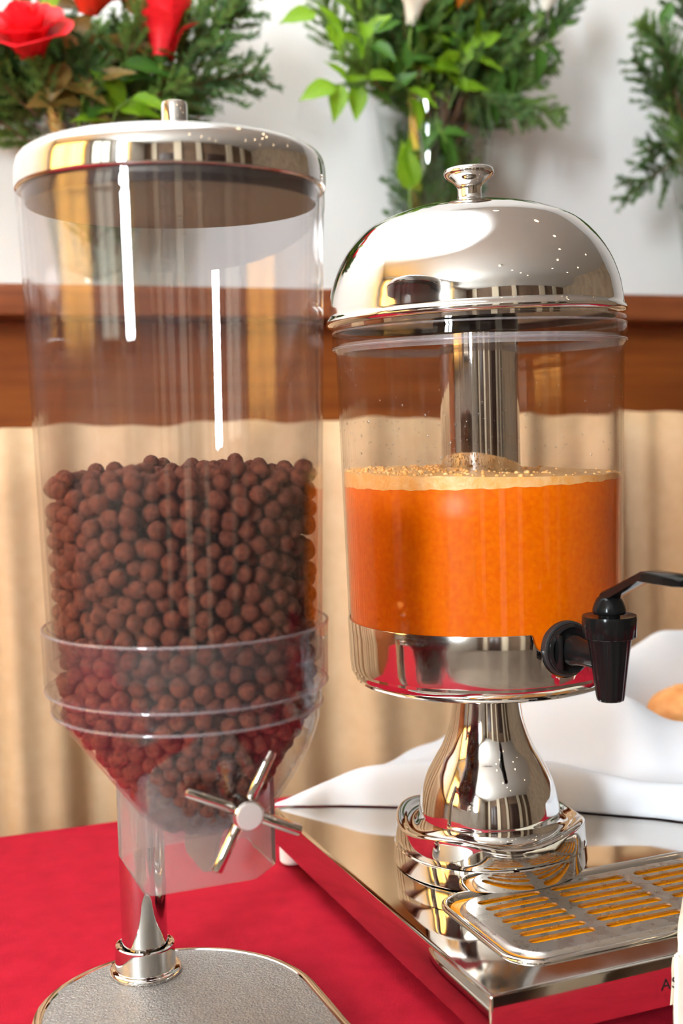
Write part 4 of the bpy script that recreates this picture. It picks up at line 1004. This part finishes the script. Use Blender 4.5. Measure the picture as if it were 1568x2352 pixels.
belll = [(0.05, 0.16, 0.75, 1.6, 0.02, 3), (0.10, 0.26, 0.85, 1.3, 0.06, 4), (0.14, 0.34, 0.80, 1.1, 0.10, 4)]
rose(at(945, 55, 1.565), (0.05, -0.25, 1.0), 0.052, 'petal_white', 'creamy white bell flower in the middle of the centre bouquet', mouth, 1.0, 'flower', 'white_flower', belll)
rose(at(1250, 25, 1.59), (0.3, -0.25, 1.0), 0.045, 'petal_white', 'pale cream flower at the upper right of the centre bouquet', mouth, 1.0, 'flower', 'white_flower', belll)
rose(at(1145, 10, 1.59), (0.2, -0.25, 1.0), 0.04, 'petal_white', 'small pale flower beside the orange one at the top of the picture', mouth, 1.0, 'flower', 'white_flower', belll)
rose(at(1060, 12, 1.58), (0.1, -0.3, 1.0), 0.05, 'petal_orange', 'orange flower at the top of the centre bouquet', mouth, 1.0, 'flower', 'orange_flower')

for k in range(26):
    px, py = rf_.uniform(770, 1190), rf_.uniform(-20, 230); b = at(px, py, rf_.uniform(1.58, 1.64)); d = Vector((rf_.uniform(-0.6, 0.6), -0.2, 0.8)); e = b + d.normalized() * 0.05
    leafy([b, b.lerp(e, 0.5), e], [(q, (rf_.uniform(-1, 1), -0.3, rf_.uniform(-0.6, 1)), rf_.uniform(0.028, 0.045)) for q in (0.1, 0.4, 0.7, 1.0)], rf_.choice(['leaf_green', 'leaf_bright']), 'small leaf twig tucked into the foliage of the centre bouquet', 'small leaf twigs in the centre bouquet')
# --- left bouquet with red roses
VL = Vector((0.330, 1.665, LEDGE_Z))
vase('glass_vase', VL, 0.050, 0.088, 0.232, 'clear glass vase of red roses behind the cereal dispenser lid')
mouth = VL + Vector((0, 0, 0.225))
lab, grp = 'evergreen sprig among the red roses at the upper left', 'evergreen sprigs in the rose vase'
for k in range(30):
    a = rf_.uniform(0, 2 * PI); tilt = rf_.uniform(0.05, 1.15); d = Vector((math.sin(tilt) * math.cos(a) * 1.1, math.sin(tilt) * math.sin(a) * 0.22 - 0.06, math.cos(tilt)))
    b = mouth + Vector((0.06 * math.cos(a) * tilt, 0.03 * math.sin(a), -0.03 + rf_.uniform(-0.02, 0.02)))
    sprig(b, d, k, lab, grp, rf_.uniform(0.75, 1.0))
for (px, py, Y, d, s) in ((330, 240, 1.61, (0.75, -0.1, 0.75), 1.0), (360, 200, 1.60, (0.7, -0.1, 0.9), 1.05), (330, 230, 1.60, (1.0, -0.1, 0.45), 0.9), (30, 240, 1.61, (-0.8, -0.1, 0.4), 0.7), (60, 220, 1.60, (-0.8, -0.1, 0.9), 0.8), (80, 260, 1.60, (-0.5, -0.2, 0.3), 0.6), (300, 260, 1.60, (0.5, -0.3, 0.3), 0.6), (380, 140, 1.60, (0.5, -0.1, 0.9), 0.8), (210, 270, 1.59, (0, -0.4, 0.6), 0.55), (130, 270, 1.59, (-0.3, -0.4, 0.6), 0.55), (280, 200, 1.59, (0.2, -0.3, 0.9), 0.6)):
    sprig(at(px, py, Y), d, rf_.randrange(4), lab, grp, s)
for k in range(9):
    a = rf_.uniform(0, 2 * PI); r = rf_.uniform(0.005, 0.04)
    sprig(VL + Vector((r * math.cos(a) * 0.8, r * math.sin(a) * 0.8, rf_.uniform(0.03, 0.08))), (math.cos(a) * 0.12, math.sin(a) * 0.12, 1), k, 'evergreen sprig standing inside the rose vase', 'sprigs inside the rose vase', 0.6)
rose(at(72, 118, 1.555), (-0.25, -0.55, 0.85), 0.088, 'rose_red', 'large open red rose at the upper left corner', mouth, 1.0)
rose(at(205, 22, 1.565), (0.1, -0.35, 1.0), 0.072, 'rose_orange', 'orange red rose cut off by the top edge', mouth, 1.0)
rose(at(372, 122, 1.565), (0.12, -0.1, 1.0), 0.092, 'rose_red', 'narrow half open red rose seen from the side', mouth, 1.0, layers=[(0.05, 0.09, 0.98, 1.9, 0.0, 3), (0.08, 0.17, 0.94, 1.3, 0.05, 3), (0.12, 0.24, 0.82, 1.0, 0.10, 4), (0.15, 0.31, 0.62, 0.8, 0.16, 3)])
leafy([at(200, 290, 1.60), at(205, 150, 1.575), at(205, 60, 1.57)], [(0.3, (0.8, -0.3, 0.3), 0.06), (0.35, (-0.8, -0.3, -0.1), 0.06), (0.15, (0.6, -0.3, 0.1), 0.06)], 'leaf_bright', 'pale green rose stem under the orange red rose', None)
leafy([at(230, 280, 1.60), at(250, 200, 1.58), at(280, 150, 1.57)], [(0.3, (-0.6, -0.3, -0.4), 0.05), (0.6, (0.9, -0.3, 0.3), 0.06), (0.8, (-0.8, -0.3, 0.2), 0.06), (1.0, (1.0, -0.3, 0.0), 0.065)], 'leaf_green', 'broad green rose leaves in the middle of the rose bouquet', None)
leafy([at(140, 280, 1.60), at(150, 180, 1.57), at(150, 110, 1.565)], [(0.3, (-0.6, -0.3, -0.2), 0.055), (0.5, (0.7, -0.3, -0.4), 0.06), (0.75, (-0.5, -0.3, -0.9), 0.055), (1.0, (0.5, -0.3, 0.8), 0.055)], 'leaf_bronze', 'bronze tinted rose leaves beside the large red rose', None)
leafy([at(250, 300, 1.59), at(270, 250, 1.57), at(300, 225, 1.56)], [(0.2, (-0.8, -0.3, 0.1), 0.055), (0.5, (0.9, -0.3, 0.0), 0.055), (1.0, (0.9, -0.3, -0.25), 0.055), (0.8, (-0.6, -0.3, 0.6), 0.055)], 'leaf_bright', 'bright green rose leaves low in the rose bouquet', None)
leafy([at(180, 290, 1.59), at(190, 225, 1.57), at(215, 190, 1.56)], [(0.4, (-0.9, -0.3, 0.1), 0.05), (0.7, (-0.8, -0.3, 0.2), 0.05), (1.0, (0.9, -0.3, 0.35), 0.055), (0.2, (0.8, -0.3, -0.2), 0.05)], 'leaf_bronze', 'olive bronze leaves above the rim of the rose vase', None)
leafy([at(320, 220, 1.61), at(330, 110, 1.59), at(330, 10, 1.58)], [(0.4, (-0.8, -0.3, 0.3), 0.065), (0.6, (0.7, -0.3, 0.2), 0.06), (0.85, (-0.5, -0.3, 0.7), 0.07), (1.0, (0.2, -0.3, 1), 0.06)], 'leaf_bronze', 'tall olive leaf stem left of the narrow rose', None)
leafy([at(120, 200, 1.61), at(110, 60, 1.59), at(110, -20, 1.585)], [(0.7, (0.2, -0.3, 0.9), 0.06), (0.9, (-0.4, -0.3, 0.8), 0.06)], 'leaf_bright', 'pale leaf above the large red rose', None)

for k in range(11):
    px, py = rf_.uniform(40, 380), rf_.uniform(-10, 260); b = at(px, py, rf_.uniform(1.59, 1.64)); d = Vector((rf_.uniform(-0.6, 0.6), -0.2, 0.8)); e = b + d.normalized() * 0.05
    leafy([b, b.lerp(e, 0.5), e], [(q, (rf_.uniform(-1, 1), -0.3, rf_.uniform(-0.6, 1)), rf_.uniform(0.03, 0.05)) for q in (0.1, 0.5, 1.0)], rf_.choice(['leaf_green', 'leaf_bright', 'leaf_bronze']), 'small leaf twig tucked between the red roses', 'small leaf twigs in the rose bouquet')
# --- right bouquet, mostly out of frame
VR = Vector((1.345, 1.665, LEDGE_Z))
vase('glass_vase', VR, 0.050, 0.080, 0.255, 'clear glass vase at the right edge of the picture')
mouth = VR + Vector((0, 0, 0.25))
lab, grp = 'evergreen sprig of the bouquet at the right edge', 'evergreen sprigs at the right edge'
for k in range(12):
    a = rf_.uniform(0, 2 * PI); tilt = rf_.uniform(0.05, 0.7); d = Vector((math.sin(tilt) * math.cos(a), math.sin(tilt) * math.sin(a) * 0.2 - 0.06, math.cos(tilt)))
    sprig(mouth + Vector((0.05 * math.cos(a) * tilt, 0.02 * math.sin(a), -0.03)), d, k, lab, grp, rf_.uniform(0.8, 1.1))
for (px, py, Y, d, s) in ((1550, 130, 1.62, (-0.9, -0.1, 0.35), 0.62), (1560, 170, 1.62, (-0.6, -0.1, 0.7), 0.6), (1565, 330, 1.62, (-0.8, -0.2, -0.1), 0.6), (1560, 250, 1.61, (-0.7, -0.2, 0.3), 0.6), (1575, 360, 1.62, (-0.7, -0.1, -0.3), 0.7), (1580, 300, 1.61, (-0.5, -0.2, 0.7), 0.8), (1585, 280, 1.61, (-0.3, -0.2, 0.9), 0.7), (1575, 420, 1.61, (-0.4, -0.2, 0.8), 0.6), (1600, 120, 1.63, (-0.4, -0.1, 0.9), 0.7), (1600, 420, 1.61, (-0.2, -0.2, 0.9), 0.8)):
    sprig(at(px, py, Y), d, rf_.randrange(4), lab, grp, s)
for k in range(6):
    a = rf_.uniform(0, 2 * PI); r = rf_.uniform(0.005, 0.035)
    sprig(VR + Vector((r * math.cos(a) * 0.8, r * math.sin(a) * 0.8, rf_.uniform(0.03, 0.09))), (math.cos(a) * 0.12, math.sin(a) * 0.12, 1), k, 'evergreen sprig standing inside the vase at the right edge', 'sprigs inside the right vase', 0.62)
leafy([at(1545, 300, 1.60), at(1530, 180, 1.59), at(1520, 60, 1.585)], [(0.4, (-0.2, -0.3, 0.9), 0.05), (0.6, (0.9, -0.3, 0.3), 0.05), (1.0, (0.3, -0.3, 1.0), 0.04)], 'leaf_green', 'upright leafy twig of the bouquet at the right edge', None)
